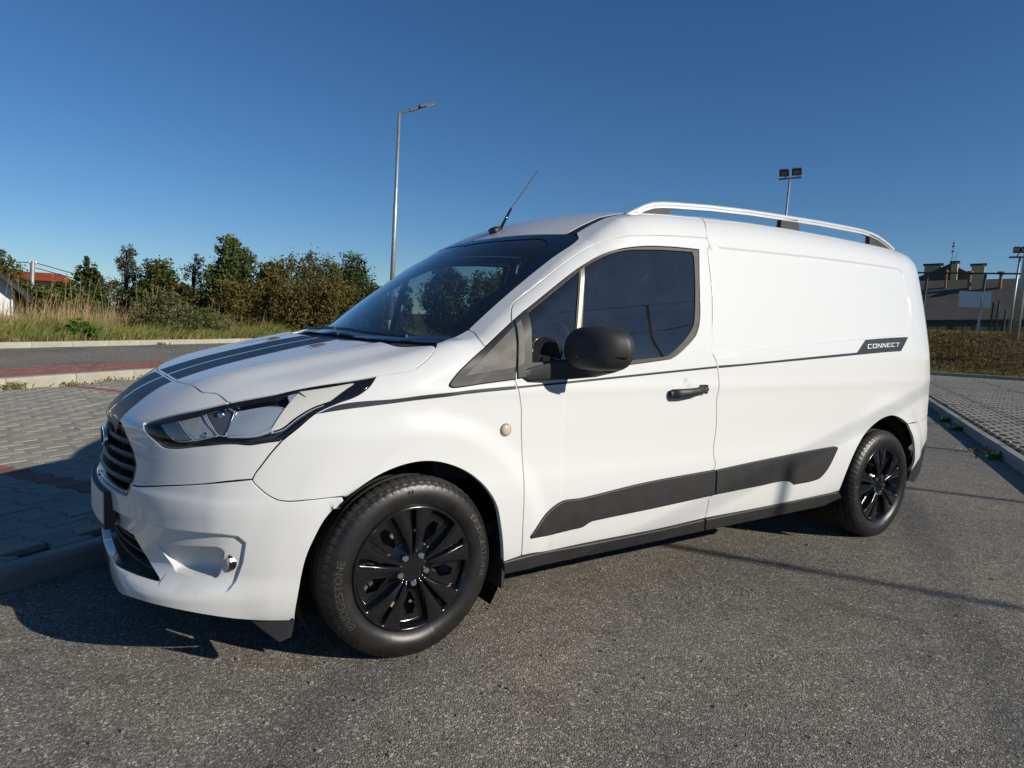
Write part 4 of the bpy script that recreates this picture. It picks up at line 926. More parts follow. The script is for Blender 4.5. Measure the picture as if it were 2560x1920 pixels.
m_.tube(pts,[.0026+.0012*(1 if i%8<2 else 0) for i in range(61)],6); m_.obj('aerial_whip',M['lampdark'],AE)
# ---- roof rails
rt=[(1.150,1.706),(1.200,1.731),(1.255,1.757),(1.31,1.776),(1.37,1.786),(1.45,1.794),(1.71,1.814),(2.02,1.829),(2.35,1.838),(2.65,1.845),(2.95,1.847),(3.10,1.846),(3.20,1.839),(3.28,1.828),(3.36,1.808),(3.42,1.790),(3.48,1.768)]
def railobj(s):
    y=-.604*s; V=[];F=[]
    pf=[(-.016,-.004),(-.016,.004),(-.010,.010),(.010,.010),(.016,.004),(.016,-.004),(.012,-.010),(.012,-.0135),(.014,-.016),(.014,-.020),(-.014,-.020),(-.014,-.016),(-.012,-.0135),(-.012,-.010)]
    pts=resample_open([(x,y,z-.010) for x,z in rt],.03); k=len(pf)
    for i,p in enumerate(pts):
        t=unit(pts[min(i+1,len(pts)-1)]-pts[max(i-1,0)]); nz=np.array([-t[2],0,t[0]])
        for a,b_ in pf: V.append(p+np.array([0,a,0])+nz*b_)
    for i in range(len(pts)-1):
        for j in range(k): F.append((i*k+j,(i+1)*k+j,(i+1)*k+(j+1)%k,i*k+(j+1)%k))
    F.append(tuple(range(k))); F.append(tuple((len(pts)-1)*k+j for j in range(k-1,-1,-1)))
    return mesh_obj('roof_rail',V,F,M['alu'],VAN,smooth=False)
def extr(name,pts,y0,y1,mat,par):
    n=len(pts); V=[(x,y0,z) for x,z in pts]+[(x,y1,z) for x,z in pts]
    F=[tuple(range(n)),tuple(range(2*n-1,n-1,-1))]+[(i,n+i,n+(i+1)%n,(i+1)%n) for i in range(n)]
    return mesh_obj(name,V,F,mat,par)
for s in (1,-1):
    rl=railobj(s); y0,y1=-.617*s,-.590*s
    zt=lambda x:top(x,-.604)[2]-.004
    extr('rail_foot',[(1.17,zt(1.17)),(1.25,1.722),(1.30,1.742),(1.36,1.760),(1.448,1.770),(1.424,1.738),(1.415,zt(1.415))],y0,y1,M['plastic'],rl)
    extr('rail_foot',[(2.285,zt(2.285)),(2.29,1.812),(2.435,1.820),(2.462,zt(2.46))],y0,y1,M['plastic'],rl)
    extr('rail_foot',[(3.185,zt(3.185)),(3.18,1.824),(3.24,1.818),(3.34,1.800),(3.43,1.780),(3.47,zt(3.47))],y0,y1,M['plastic'],rl)
# ---- door handle
for s,dr in ((1,DOOR),(-1,DOOR_R)):
    pl=[(1.172,.908),(1.20,.912),(1.26,.915),(1.33,.920),(1.385,.926)]
    m_=MB(); pts=[];rad=[]
    for t,(x,z) in enumerate(pl):
        y=-(.9165+[.006,.030,.038,.034,.016][t])*s; pts.append((x,y,z))
    P=resample_open(pts,.012); V=[];F=[];k=10
    for i,p in enumerate(P):
        f=i/(len(P)-1); hh=.021-.004*f; 
        if i in (0,len(P)-1): hh*=.7
        for j in range(k):
            an=2*math.pi*j/k; V.append(p+np.array([0,math.cos(an)*.011,math.sin(an)*hh]))
    for i in range(len(P)-1):
        for j in range(k): F.append((i*k+j,i*k+(j+1)%k,(i+1)*k+(j+1)%k,(i+1)*k+j))
    F.append(tuple(range(k)));F.append(tuple((len(P)-1)*k+j for j in range(k-1,-1,-1)))
    H=mesh_obj('door_handle',V,F,M['plastic'],dr,smooth=True)
    m_=MB(); c=np.array([1.390,-.9155*s,.926]); m_.box(c+np.array([-.004,-.010*s,-.001]),(.050,.024,.040),bev=.012); m_.obj('handle_end_cap',M['plastic'],H)
    m_=MB(); m_.tube([c+np.array([0,-.022*s,0]),c+np.array([0,-.026*s,0])],[.012,.011],16); m_.obj('key_cylinder',M['keycyl'],H)
# ---- door mirrors
def superq(c,ax,e,nu=28,nv=16,flat=None):
    V=[];F=[]
    def sp(v,p): return math.copysign(abs(v)**p,v)
    for i in range(nv+1):
        a=-math.pi/2+math.pi*i/nv
        for j in range(nu):
            b_=2*math.pi*j/nu
            l=np.array([sp(math.cos(a),e[0])*sp(math.cos(b_),e[1]),sp(math.cos(a),e[0])*sp(math.sin(b_),e[1]),sp(math.sin(a),e[0])])
            if flat: l=flat(l)
            V.append(np.array(c)+l@np.array(ax))
    for i in range(nv):
        for j in range(nu): F.append((i*nu+j,i*nu+(j+1)%nu,(i+1)*nu+(j+1)%nu,(i+1)*nu+j))
    return V,F
for s,dr in ((1,DOOR),(-1,DOOR_R)):
    Y=np.array([1,s,1])
    c0=np.array([.655,-1.055,1.092])*Y
    # local axes: x = fore-aft depth, y = across, z = up
    ax=np.array([[.088,-.030*s,0],[.034,-.106*s,0.004],[0,0,.096]])
    def fl(l):
        x,y,z=l
        x=min(x,.30)
        if z<0: z=z*.74
        else: z=z*(1-.20*max(0,y)**1.5-.10*max(0,-y)**2)
        taper=1-.22*max(0,-z)-.08*max(0,z)
        return np.array([x*(1-.10*abs(y)),y*taper,z])
    V,F=superq(c0,ax,(.60,.58),40,22,flat=fl)
    if s==1: F=[tuple(reversed(f)) for f in F]
    MH=mesh_obj('door_mirror',V,F,M['plastic'],dr,smooth=True)
    m_=MB(); 
    V=[];F=[];n=24
    for r_ in (.97,1.0):
        pass
    gl=MB(); pts=[]
    for k in range(n):
        an=2*math.pi*k/n; yy=math.copysign(abs(math.cos(an))**.6,math.cos(an)); zz=math.copysign(abs(math.sin(an))**.6,math.sin(an))
        pts.append(c0+np.array([.041,0,-.0]) + yy*.80*ax[1]+ (zz*.80 if zz>0 else zz*.58)*ax[2])
    gl.add(pts,[tuple(range(n))]); gl.obj('mirror_glass',M['mirror'],MH)
    # seam between shell and lower case
    sm=MB(); pts=[]
    for k in range(0,29):
        an=math.pi*.5+math.pi*k/28
        yy=math.copysign(abs(math.sin(an))**.6,math.sin(an)) if False else math.cos(math.pi*k/28)*-1
        xx=-math.sqrt(max(0,1-abs(yy)**2.6))
        pts.append(c0+xx*(1-.15*abs(yy))*1.004*ax[0]+yy*1.004*ax[1]+np.array([0,0,-.020]))
    sm.tube(pts,.0022,6); sm.obj('mirror_seam',M['gloss'],MH)
    # arm from the sail to the housing
    V=[];F=[]
    st_=[((.395,-.902,.992),.006,.003),((.43,-.912,.996),.026,.010),((.50,-.928,1.008),.032,.020),((.58,-.965,1.018),.036,.034),((.645,-1.02,1.030),.036,.045),((.68,-1.08,1.045),.030,.045)]
    k=10
    for (p,hz,hx) in st_:
        p=np.array(p)*Y
        for j in range(k):
            an=2*math.pi*j/k; V.append(p+np.array([hx*math.cos(an)*.8,-hx*math.cos(an)*s*.5,hz*math.copysign(abs(math.sin(an))**.7,math.sin(an))]))
    for i in range(len(st_)-1):
        for j in range(k): F.append((i*k+j,i*k+(j+1)%k,(i+1)*k+(j+1)%k,(i+1)*k+j))
    F.append(tuple(range(k)));F.append(tuple((len(st_)-1)*k+j for j in range(k-1,-1,-1)))
    mesh_obj('mirror_arm',V,F,M['plastic'],MH,smooth=True)
# ---- wipers
for y0,y1 in ((-.60,.02),(.05,.60)):
    m_=MB(); pts=[]
    for i in range(12):
        y=y0+(y1-y0)*i/11; x=float(np.interp(abs(y),[0,.3,.6,.75],[.035,.05,.085,.13])); p=np.array(top(x,y)); pts.append(p+np.array([-.008,0,.012]))
    m_.tube(pts,.0065,6); m_.obj('wiper',M['plastic'],VAN)
# ---- underbody, wheel housings, cabin
m_=MB(); m_.box((1.55,0,.30),(2.0,1.66,.10)); m_.box((3.55,0,.36),(.5,1.4,.16)); m_.box((-.50,0,.235),(.44,1.30,.05)); m_.box((0,0,.34),(.9,1.0,.14)); m_.box((3.06,0,.34),(.9,1.0,.16))
m_.box((-.45,0,.62),(.04,1.25,.56)); m_.box((1.56,0,.95),(.03,1.5,1.30)); UB=m_.obj('underbody',M['liner'],VAN)  # front upright is an added sheet blocking light in the engine bay; rear is bulkhead
for cx in (0.,3.062):
    for s in (1,-1):
        V=[];F=[];n=30
        for yv in (-.90,-.58):
            for k in range(n+1):
                an=math.pi*(-.18+1.36*k/n); rr=.398 if cx==0 else .405
                xx=cx+(.012 if cx==0 else -.01)+rr*math.cos(an); zz=.316+rr*math.sin(an); ys=yv
                if yv<-.7: ys=max(-.87,(sidep(xx,max(zz,.2))[1] if s else 0)+.035)
                V.append((xx,ys*s,zz))
        for k in range(n): F.append((k,k+1,n+2+k,n+1+k))
        F.append(tuple(range(n+1,2*n+2)))
        mesh_obj('wheel_housing',V,F,M['liner'],VAN)
m_=MB()
V=[];F=[]
dash=[(.10,1.03),(.22,1.085),(.42,1.085),(.60,1.06),(.70,1.02),(.72,.90),(.66,.60),(.10,.60)]
nY=2
for y in (-.80,.80):
    for x,z in dash: V.append((x,y,z))
k=len(dash); F=[tuple(range(k)),tuple(range(2*k-1,k-1,-1))]+[(i,(i+1)%k,k+(i+1)%k,k+i) for i in range(k)]
mesh_obj('dashboard',V,F,M['cabin'],VAN)
m_=MB(); m_.tube([(.55,-.38,1.06),(.60,-.38,1.11),(.68,-.38,1.09)],[.17,.19,.16],20); m_.obj('instrument_hood',M['cabin'],VAN)
V=[];F=[];c=np.array([.86,-.38,1.02]);n=32
e1_=np.array([0,1.,0]);e2_=unit((.42,0,.9)); m_=MB()
m_.tube([c+.19*(math.cos(2*math.pi*i/n)*e1_+math.sin(2*math.pi*i/n)*e2_) for i in range(n+1)],.016,8); m_.tube([c-.18*e1_,c+.18*e1_],.018,6); m_.tube([c,c+np.array([-.15,0,-.06])],.04,8); m_.obj('steering_wheel',M['cabin'],VAN,smooth=True)
for y,w in ((-.40,.50),(.38,.50)):
    m_=MB(); m_.box((1.05,y,.78),(.52,w,.18),bev=.05); A=unit((.22,0,1)); m_.box((1.30,y,1.10),(.14,w,.56),ax=[unit((1,0,-.22)),(0,1,0),A],bev=.05); ST=m_.obj('seat',M['fabric'],VAN,smooth=False)
    m_=MB(); m_.box((1.39,y,1.47),(.10,.26,.17),bev=.035); m_.obj('headrest',M['fabric'],ST)
# headliner and floor close the cabin
hlp=[C(top(.74,0)),NC(top(.80,-.3)),C(top(.87,-.55)),NC(top(1.1,-.56)),C(top(1.55,-.56)),C(top(1.55,0)),NC(top(1.2,0)),NC(top(.95,0))]
panel('headliner',[yz0(hlp)],(0,0,-1),M['cabin'],mirror='join',h=.06,off=.03,flange=False)
m_=MB(); m_.box((.85,0,.40),(1.4,1.66,.04)); m_.obj('cabin_floor',M['cabin'],VAN)

# ---- wheels
def tyre_mesh():
    # half profile: (radius, y) from outer bead to inner bead; y negative is outboard
    pr=[(.214,-.070),(.222,-.084),(.236,-.096),(.252,-.1022),(.268,-.1035),(.282,-.1005),(.293,-.0965),(.3005,-.0945),(.303,-.0915),(.3085,-.0890),(.3135,-.0840),(.3185,-.0770),(.3225,-.068)]
    tread=[-.058,-.047,-.0445,-.0365,-.034,-.024,-.012,-.0095,-.0015,.001,.011,.0215,.024,.032,.0345,.045,.057]
    ys=[p[1] for p in pr]+tread+[-p[1] for p in pr[::-1]]
    rs=[p[0] for p in pr]+[.3260-.35*(abs(t)/.068)**2*.008 for t in tread]+[p[0] for p in pr[::-1]]
    groove=[(-.0445,-.0365),(-.0095,-.0015),(.024,.032)]
    n=448; pitch=n//64; V=[];F=[];fm=[]
    k=len(ys)
    for i in range(n):
        an=2*math.pi*i/n; ph=i%pitch
        for j,(r,y) in enumerate(zip(rs,ys)):
            rr=r; yy=y
            ing=any(a-1e-6<=y<=b+1e-6 for a,b in groove)
            if ing: rr-=.0065
            # shoulder slots
            if (abs(y)>.046 and r>.3125 and ph==0): rr-=.0045
            elif (.030<abs(y)<.0465 and not ing and ph==3): rr-=.003
            # shoulder serration ring
            if 7<=j<=8 and ph in (2,3): yy+= .0016 if y<0 else -.0016
            # raised ring on the sidewall
            if abs(abs(y)-.0965)<.001 : yy*=1.01
            a2=an+ (.010 if abs(y)>.046 else 0)*0
            V.append((rr*math.cos(a2),yy,rr*math.sin(a2)))
    for i in range(n):
        i2=(i+1)%n
        for j in range(k-1):
            F.append((i*k+j,i*k+j+1,i2*k+j+1,i2*k+j)); fm.append(1 if rs[j]>.3085 and rs[j+1]>.3085 else 0)
    # flat contact patch
    V=[np.array(v) for v in V]
    for v in V:
        if v[2]<-.3155:
            ex=-.3155-v[2]; v[2]=-.3155
        if v[2]<-.24:
            b_=max(0,1-((v[2]+.285)/.05)**2)*max(0,1-(v[0]/.16)**2); v[1]+=math.copysign(.006*b_,v[1]) if abs(v[1])>.07 else 0
    return V,F,fm
def cover_mesh():
    V=[];F=[];nr,na=44,480; rads=[.0005]+[.222*(i/nr)**.9 for i in range(1,nr+1)]
    ang=np.arange(na)*2*math.pi/na
    H=np.zeros((nr+1,na)); hole=np.zeros((nr+1,na),bool)
    for i,r in enumerate(rads):
        t=r/.222
        base=-.006-.030*math.exp(-(t-.52)**2/.10)*.0-.012*(1-t)**1.2            # dished towards the hub
        # pairs centred at 92+72k (front wheel orientation handled by rotation), nuts between pairs
        a=((np.degrees(ang)-92)%72); a=np.where(a>36,a-72,a)      # -36..36, 0 = pair centre
        sp_c=7.0+5.3*t; sp_w=4.3+4.2*t                            # spoke centre and half width in degrees
        spk=1-np.clip((np.abs(np.abs(a)-sp_c)-sp_w)/(2.6),0,1); spk=spk*spk*(3-2*spk)
        crown=np.clip(1-((np.abs(np.abs(a)-sp_c))/(sp_w+1e-6))**2,0,1)*.0035
        wide=np.abs(a)>sp_c+sp_w
        dish=-.026*sst(.20,.45,np.full(na,t))*sst(1.0,.88,np.full(na,t))
        slot=-.018*sst(.26,.40,np.full(na,t))*sst(.98,.9,np.full(na,t))
        low=np.where(wide,dish,np.where(np.abs(a)<sp_c,slot,0))
        h=base+spk*(.004+.010*math.exp(-((t-.55)/.3)**2)+crown)+(1-spk)*low
        # nut wells
        if .17<t<.42:
            pass
        # hub disc
        hub=sst(.27,.20,np.full(na,t)); h=h*(1-hub)+hub*(-.010)
        rim=sst(.93,.965,np.full(na,t)); h=h*(1-rim)+rim*(.002-.02*max(0,t-.985)*4)
        H[i]=h
        # openings
        wa=(36-np.abs(a)); # distance from gap centre in degrees
        hole[i]|=(np.abs(wa)<(10.5-abs(t-.62)*34))&(t>.42)&(t<.80)
        hole[i]|=(np.abs(a)<(3.2-abs(t-.62)*13))&(t>.44)&(t<.80)
    for i,r in enumerate(rads):
        for k in range(na): V.append((r*math.cos(ang[k]),-H[i,k],r*math.sin(ang[k])))
    for i in range(nr):
        for k in range(na):
            k2=(k+1)%na
            if hole[i,k] and hole[i+1,k] and hole[i,k2] and hole[i+1,k2]: continue
            F.append((i*na+k,(i+1)*na+k,(i+1)*na+k2,i*na+k2))
    # outer lip returns inward
    k0=nr*na; b0=len(V)
    for k in range(na): V.append((.2245*math.cos(ang[k]),.012,.2245*math.sin(ang[k])))
    for k in range(na): F.append((k0+k,b0+k,b0+(k+1)%na,k0+(k+1)%na))
    return V,F
TV,TF,TM=tyre_mesh(); CV,CF=cover_mesh()
def text_mesh(txt,size):
    cu=bpy.data.curves.new('txt','FONT'); cu.body=txt; cu.size=size; cu.extrude=.0005; cu.resolution_u=3
    o=bpy.data.objects.new('txt',cu); link(o); dg=bpy.context.evaluated_depsgraph_get(); dg.update()
    me=bpy.data.meshes.new_from_object(o.evaluated_get(dg)); V=np.array([v.co[:] for v in me.vertices]); F=[tuple(p.vertices) for p in me.polygons]
    bpy.data.objects.remove(o); bpy.data.curves.remove(cu); bpy.data.meshes.remove(me); return V,F
TXV,TXF=text_mesh('BRIDGESTONE',.030)
TXV=TXV.copy(); TXV[:,0]-=TXV[:,0].min(); tw=TXV[:,0].max()
def wrap_text(mid_deg,span_deg,r0):
    out=[]
    for x,y,z in TXV:
        an=R(mid_deg+span_deg/2-span_deg*x/tw); r=r0+y*1.15
        yy=float(np.interp(r,[.236,.252,.268,.282,.293],[-.096,-.1022,-.1035,-.1005,-.0965]))-.0004-max(z,0)*2.6
        out.append((r*math.cos(an),yy,r*math.sin(an)))
    return out
tyre_me=None
def make_wheel(cx,s,rot,yc):
    global tyre_me
    # wheel disc behind the cover: steel wheel
    Wm=MB(); V=[];F=[];n=48
    pf=[(.02,-.03),(.10,-.035),(.13,-.010),(.17,-.020),(.19,-.045),(.205,-.045),(.212,-.078),(.216,-.078),(.214,-.05),(.19,.0),(.19,.07),(.214,.078)]
    for r,y in pf:
        for k in range(n): V.append((r*math.cos(2*math.pi*k/n),y+.018,r*math.sin(2*math.pi*k/n)))
    for l in range(len(pf)-1):
        for k in range(n): F.append((l*n+k,(l+1)*n+k,(l+1)*n+(k+1)%n,l*n+(k+1)%n))
    F.append(tuple(range(n)))
    ca,sa=math.cos(rot),math.sin(rot)
    def place(Vs,rotate=True):
        o=[]
        for x,y,z in Vs:
            if rotate: x,z=x*ca-z*sa,x*sa+z*ca
            o.append((cx+x,(yc+y)*s,.3155+z))
        return o
    def flip(Fs): return Fs if s==1 else [tuple(reversed(f)) for f in Fs]
    WH=mesh_obj('wheel',place(V),flip(F),M['steel'],VAN,smooth=True)
    T=mesh_obj('tyre',place(TV,False),flip(TF),None,WH,smooth=True,mats=[M['rubber'],M['dust_rubber']],fmat=TM)
    Cc=[(x,y-.0905,z) for x,y,z in CV]
    mesh_obj('hub_cover',place(Cc),flip(CF),M['cover'],WH,smooth=True)
    for k in range(5):
        an=R(56+72*k); c=np.array([.052*math.cos(an),-.076,.052*math.sin(an)])
        V=[];F=[]
        for r,y in ((.0135,.004),(.0135,-.012),(.0105,-.0155)):
            for j in range(6): V.append(c+np.array([r*math.cos(j*math.pi/3+.3),y,r*math.sin(j*math.pi/3+.3)]))
        for l in range(2):
            for j in range(6): F.append((l*6+j,(l+1)*6+j,(l+1)*6+(j+1)%6,l*6+(j+1)%6))
        F.append(tuple(range(12,18)))
        for r,y in ((.0165,-.001),(.0125,-.003)):
            pass
        mesh_obj('wheel_nut',place(V),flip(F),M['chrome'],WH)
    if s==1:
        for mid in (10.5,190.5):
            Vt=wrap_text(mid,52,.266); mesh_obj('tyre_lettering',place(Vt),TXF,M['rubber_txt'],WH)
        for mid,dr in ((96,1),):
            # tread-brand mark: a slanted double bar
            for q in (-1.4,1.4):
                Vq=[]
                for dA,r in ((-1.2,.262),(.6,.262),(1.9,.284),(.1,.284)):
                    an=R(mid+q-dA); yy=float(np.interp(r,[.252,.268,.282,.293],[-.1022,-.1035,-.1005,-.0965]))-.0012; Vq.append((r*math.cos(an),yy,r*math.sin(an)))
                mesh_obj('tyre_mark',place(Vq),[(0,1,2,3)],M['liner'],WH)
    # brake disc glimpsed through the openings
    m_=MB(); m_.tube([place([(0,-.005,0)],False)[0],place([(0,.02,0)],False)[0]],.145,28); m_.obj('brake_disc',M['steel'],WH)
for s in (1,-1):
    make_wheel(0.,s,0.,-.783); make_wheel(3.062,s,R(8),-.786)
# ================================================================== SETTING
def U2(deg): a=R(deg); return np.array([math.cos(a),math.sin(a)]),np.array([-math.sin(a),math.cos(a)])
LU,LV=U2(32.0)                 # lot axis (kerb direction) and across it
RU,RV=U2(40.0)                 # street behind the bays
def lot(u,v,z=0.): p=LU*u+LV*v; return np.array([p[0],p[1],z])
P_ST=np.array([-.52,8.80])     # a point on the kerb between bays and street
def street(s,t,z=0.): p=P_ST+RU*s+RV*t; return np.array([p[0],p[1],z])
def poly_obj(name,pts,mat,kind='structure',**kw):
    o=mesh_obj(name,pts,[tuple(range(len(pts)))],mat); props(o,kind=kind,**kw); return o
# far ground
n=48; V=[(900*math.cos(2*math.pi*k/n),900*math.sin(2*math.pi*k/n),-.03) for k in range(n)]
poly_obj('ground',V,M['soil'])
poly_obj('asphalt_lane',[lot(-22,-3.95),lot(40,-3.95),lot(40,1.0),lot(-22,1.0)],M['asphalt'])
# --- kerbs
def kerb(name,a,b,z0,h,w,length,mat,inward,stones=True):
    """row of kerb stones from a to b (xy); the face looks away from 'inward'"""
    a=np.array(a[:2]);b=np.array(b[:2]); t=unit(b-a); L=np.linalg.norm(b-a); nrm=np.array([-t[1],t[0]])*inward
    base=MB(); base.box((*( (a+b)/2+nrm*w/2),z0+h/2-.02),(L,w-.012,h-.05),ax=[(*t,0),(*nrm,0),(0,0,1)])
    K=base.obj(name,M['joint']); props(K,kind='structure')
    me=None; k=int(L/length)
    for i in range(k):
        if me is None:
            hl_,g2=length/2,.004; r_=.022
            pf=[(0,-.05),(0,h-r_),(.007,h-.007),(r_,h),(w,h),(w,-.05)]
            V=[];F=[]
            for sx in (-hl_+g2,hl_-g2):
                for y,z in pf: V.append((sx,y,z))
            m6=len(pf); F=[tuple(range(m6-1,-1,-1)),tuple(range(m6,2*m6))]+[(j,(j+1)%m6,m6+(j+1)%m6,m6+j) for j in range(m6)]
            if inward<0: F=[tuple(reversed(f)) for f in F]
            me=bpy.data.meshes.new('kerb_stone'); 
            me.from_pydata([tuple((x,y*inward,z)) for x,y,z in V],[],F); me.materials.append(mat)
        o=bpy.data.objects.new('kerb_stone',me); link(o); c=a+t*length*(i+.5)
        o.location=(c[0],c[1],z0+rng.uniform(-.003,.003)); o.rotation_euler=(0,rng.uniform(-.002,.002),math.atan2(t[1],t[0])+rng.uniform(-.004,.004)); o.parent=K
    return K
kerb('kerb',lot(-4.34,.985),lot(8.66,.985),0,.10,.085,1.0,M['kerb2'],1)
kerb('kerb',lot(2.0,-3.72),lot(24,-3.98),0,.105,.10,1.0,M['kerb2'],-1)
kerb('kerb',street(-5.47,-.27),street(14.53,-.27),.10,.135,.15,1.0,M['kerb'],1)
kerb('kerb',street(-9.35,5.57),street(20.65,5.57),.20,.14,.16,1.0,M['kerb'],1)
# --- street
poly_obj('street',[street(-30,1.05,.215),street(45,1.05,.215),street(45,5.60,.215),street(-30,5.60,.215)],M['road'])
poly_obj('verge',[street(-40,5.70,.33),street(60,5.70,.33),street(60,34,.42),street(-40,34,.42)],M['soil'])
# --- paver fields
def behaton(g,gend):
    """double-T paving stone, 0.2 m along y, 0.1675 m pitch across x"""
    wa,wb=.0838-.0138-g/2,.0838+.0138-g/2; L=.1-gend/2
    right=[(wb,-L),(wb,-.062),(wa,-.036),(wa,.036),(wb,.062),(wb,L)]
    return right+[(-x,y) for x,y in right[::-1]]
def paver_mesh(out,name,mat,h=.03,bev=.004):
    k=len(out); c=np.array(out); inn=[(x*(1-bev/.08),y*(1-bev/.1)) for x,y in out]
    V=[(x,y,0) for x,y in inn]+[(x,y,-bev) for x,y in out]+[(x,y,-h) for x,y in out]
    F=[tuple(range(k))]+[(k+i,k+(i+1)%k,(i+1)%k,i) for i in range(k)]+[(2*k+i,2*k+(i+1)%k,k+(i+1)%k,k+i) for i in range(k)]
    me=bpy.data.meshes.new(name); me.from_pydata(V,[],F); me.materials.append(mat); me.update()
    return me,V,F
def seg_hits_van(P):
    """is the sight line to P blocked by the van's bulk?"""
    lo=np.array([-.80,-.80,.25]);hi=np.array([3.85,.80,1.02]); d=P-CAMP
    with np.errstate(divide='ignore'):
        a=(lo-CAMP)/d;b=(hi-CAMP)/d
    t0=np.minimum(a,b).max();t1=np.maximum(a,b).min()
    return t0<t1 and t1>0 and t0<1
def field(base,cells,me_by,geo_by,basis,ztop,limit=300):
    """cells: list of (x,y,kind); the 'limit' cells that show largest become single pavers"""
    sc=[]
    for i,(x,y,kd) in enumerate(cells):
        P=np.array([x,y,ztop]); px_,py_,zz=project(P)
        vis=zz>.3 and -40<px_<2600 and -40<py_<1960 and not seg_hits_van(P)
        sc.append((0 if vis else 1, zz*zz*1.0 if vis else np.hypot(*(P-CAMP)[:2])+1e6,i))
    sc.sort(); ang=math.atan2(basis[0][1],basis[0][0])
    rest={}
    for rank,(nv,_,i) in enumerate(sc):
        x,y,kd=cells[i]; dz=rng.gauss(0,.0012); tl=(rng.gauss(0,.006),rng.gauss(0,.006))
        if rank<limit and not nv:
            o=bpy.data.objects.new('paver',me_by[kd]); link(o); o.location=(x,y,ztop+dz); o.rotation_euler=(tl[0],tl[1],ang+rng.gauss(0,.004)); o.parent=base
        else: rest.setdefault(kd,[]).append((x,y,ztop+dz))
    for kd,pl in rest.items():
        V0,F0,mat=geo_by[kd]; V0=np.array(V0); ca,sa=math.cos(ang),math.sin(ang)
        rot=np.stack([V0[:,0]*ca-V0[:,1]*sa,V0[:,0]*sa+V0[:,1]*ca,V0[:,2]],1)
        F0=[f for f in F0]
        nv=len(V0); VV=np.concatenate([rot+np.array(p) for p in pl]); FF=[tuple(q+k*nv for q in f) for k in range(len(pl)) for f in F0]
        o=mesh_obj('paver_field',VV,FF,mat,base); o['kind']='stuff'
BAYL=poly_obj('parking_bay_paving',[lot(-12,1.06,.072),lot(16,1.06,.072),street(14.6,-.26,.072),street(-5.4,-.26,.072),street(-11,-.26,.072)],M['joint'])
out=behaton(.006,.007); meg,gV,gF=paver_mesh(out,'paver_grey',M['paver']); mer,_,_=paver_mesh(out,'paver_red',M['paver_red'])
cells=[]
red_u=(.22,3.57,6.92,-3.13)
for i in range(-38,70):
    u=.22+.1676*i
    kd='r' if any(abs(u-q)<.02 for q in red_u) else 'g'
    for j in range(0,34):
        v=1.175+.2*j+(.1 if i%2 else 0)
        p=lot(u,v)
        if (p[:2]-P_ST)@RV>-.36: continue
        cells.append((p[0],p[1],kd))
field(BAYL,cells,{'g':meg,'r':mer},{'g':(gV,gF,M['paver']),'r':(gV,gF,M['paver_red'])},(LU,LV),.10)
BAYR=poly_obj('parking_bay_paving',[lot(1,-3.8,.072),lot(26,-4.06,.072),lot(26,-10.5,.072),lot(1,-10.5,.072)],M['joint'])
out2=behaton(.010,.030); me2,g2V,g2F=paver_mesh(out2,'paver_worn',M['paver']); me2r,_,_=paver_mesh(out2,'paver_worn_red',M['paver_red'])
cells=[]
for i in range(0,118):
    u=4.2+.1676*i; kd='r' if i==7 else 'g'
    for j in range(0,31):
        v=-4.02-.2*j-(.1 if i%2 else 0)-.0118*(u-4)
        p=lot(u,v)
        if p[0]>22.0+(p[1]-8)*-.45+0: continue
        cells.append((p[0],p[1],kd))
field(BAYR,cells,{'g':me2,'r':me2r},{'g':(g2V,g2F,M['paver']),'r':(g2V,g2F,M['paver_red'])},(LU,LV),.10)
# --- strip of red bricks beside the street
BS=poly_obj('brick_strip',[street(-14,-.125,.205),street(20,-.125,.205),street(20,1.06,.205),street(-14,1.06,.205)],M['joint'])
bo=[(-.0965,-.0465),(.0965,-.0465),(.0965,.0465),(-.0965,.0465)]
meb,bV,bF=paver_mesh(bo,'brick',M['paver_red'])
cells=[]
for j in range(12):
    for i in range(-60,75):
        p=street(i*.2+(.1 if j%2 else 0),-.07+.1*j); 
        if abs(p[0])<30: cells.append((p[0],p[1],'r'))
def field_named(base,cells,me,geo,basis,ztop,name,restname):
    n0=set(bpy.data.objects); field(base,cells,{'r':me},{'r':(geo[0],geo[1],M['paver_red'])},basis,ztop)
    for o in set(bpy.data.objects)-n0:
        if o.name.startswith('paver_field'): o.name=restname
        elif o.name.startswith('paver'): o.name=name
field_named(BS,cells,meb,(bV,bF),(RU,RV),.232,'brick','brick_field')

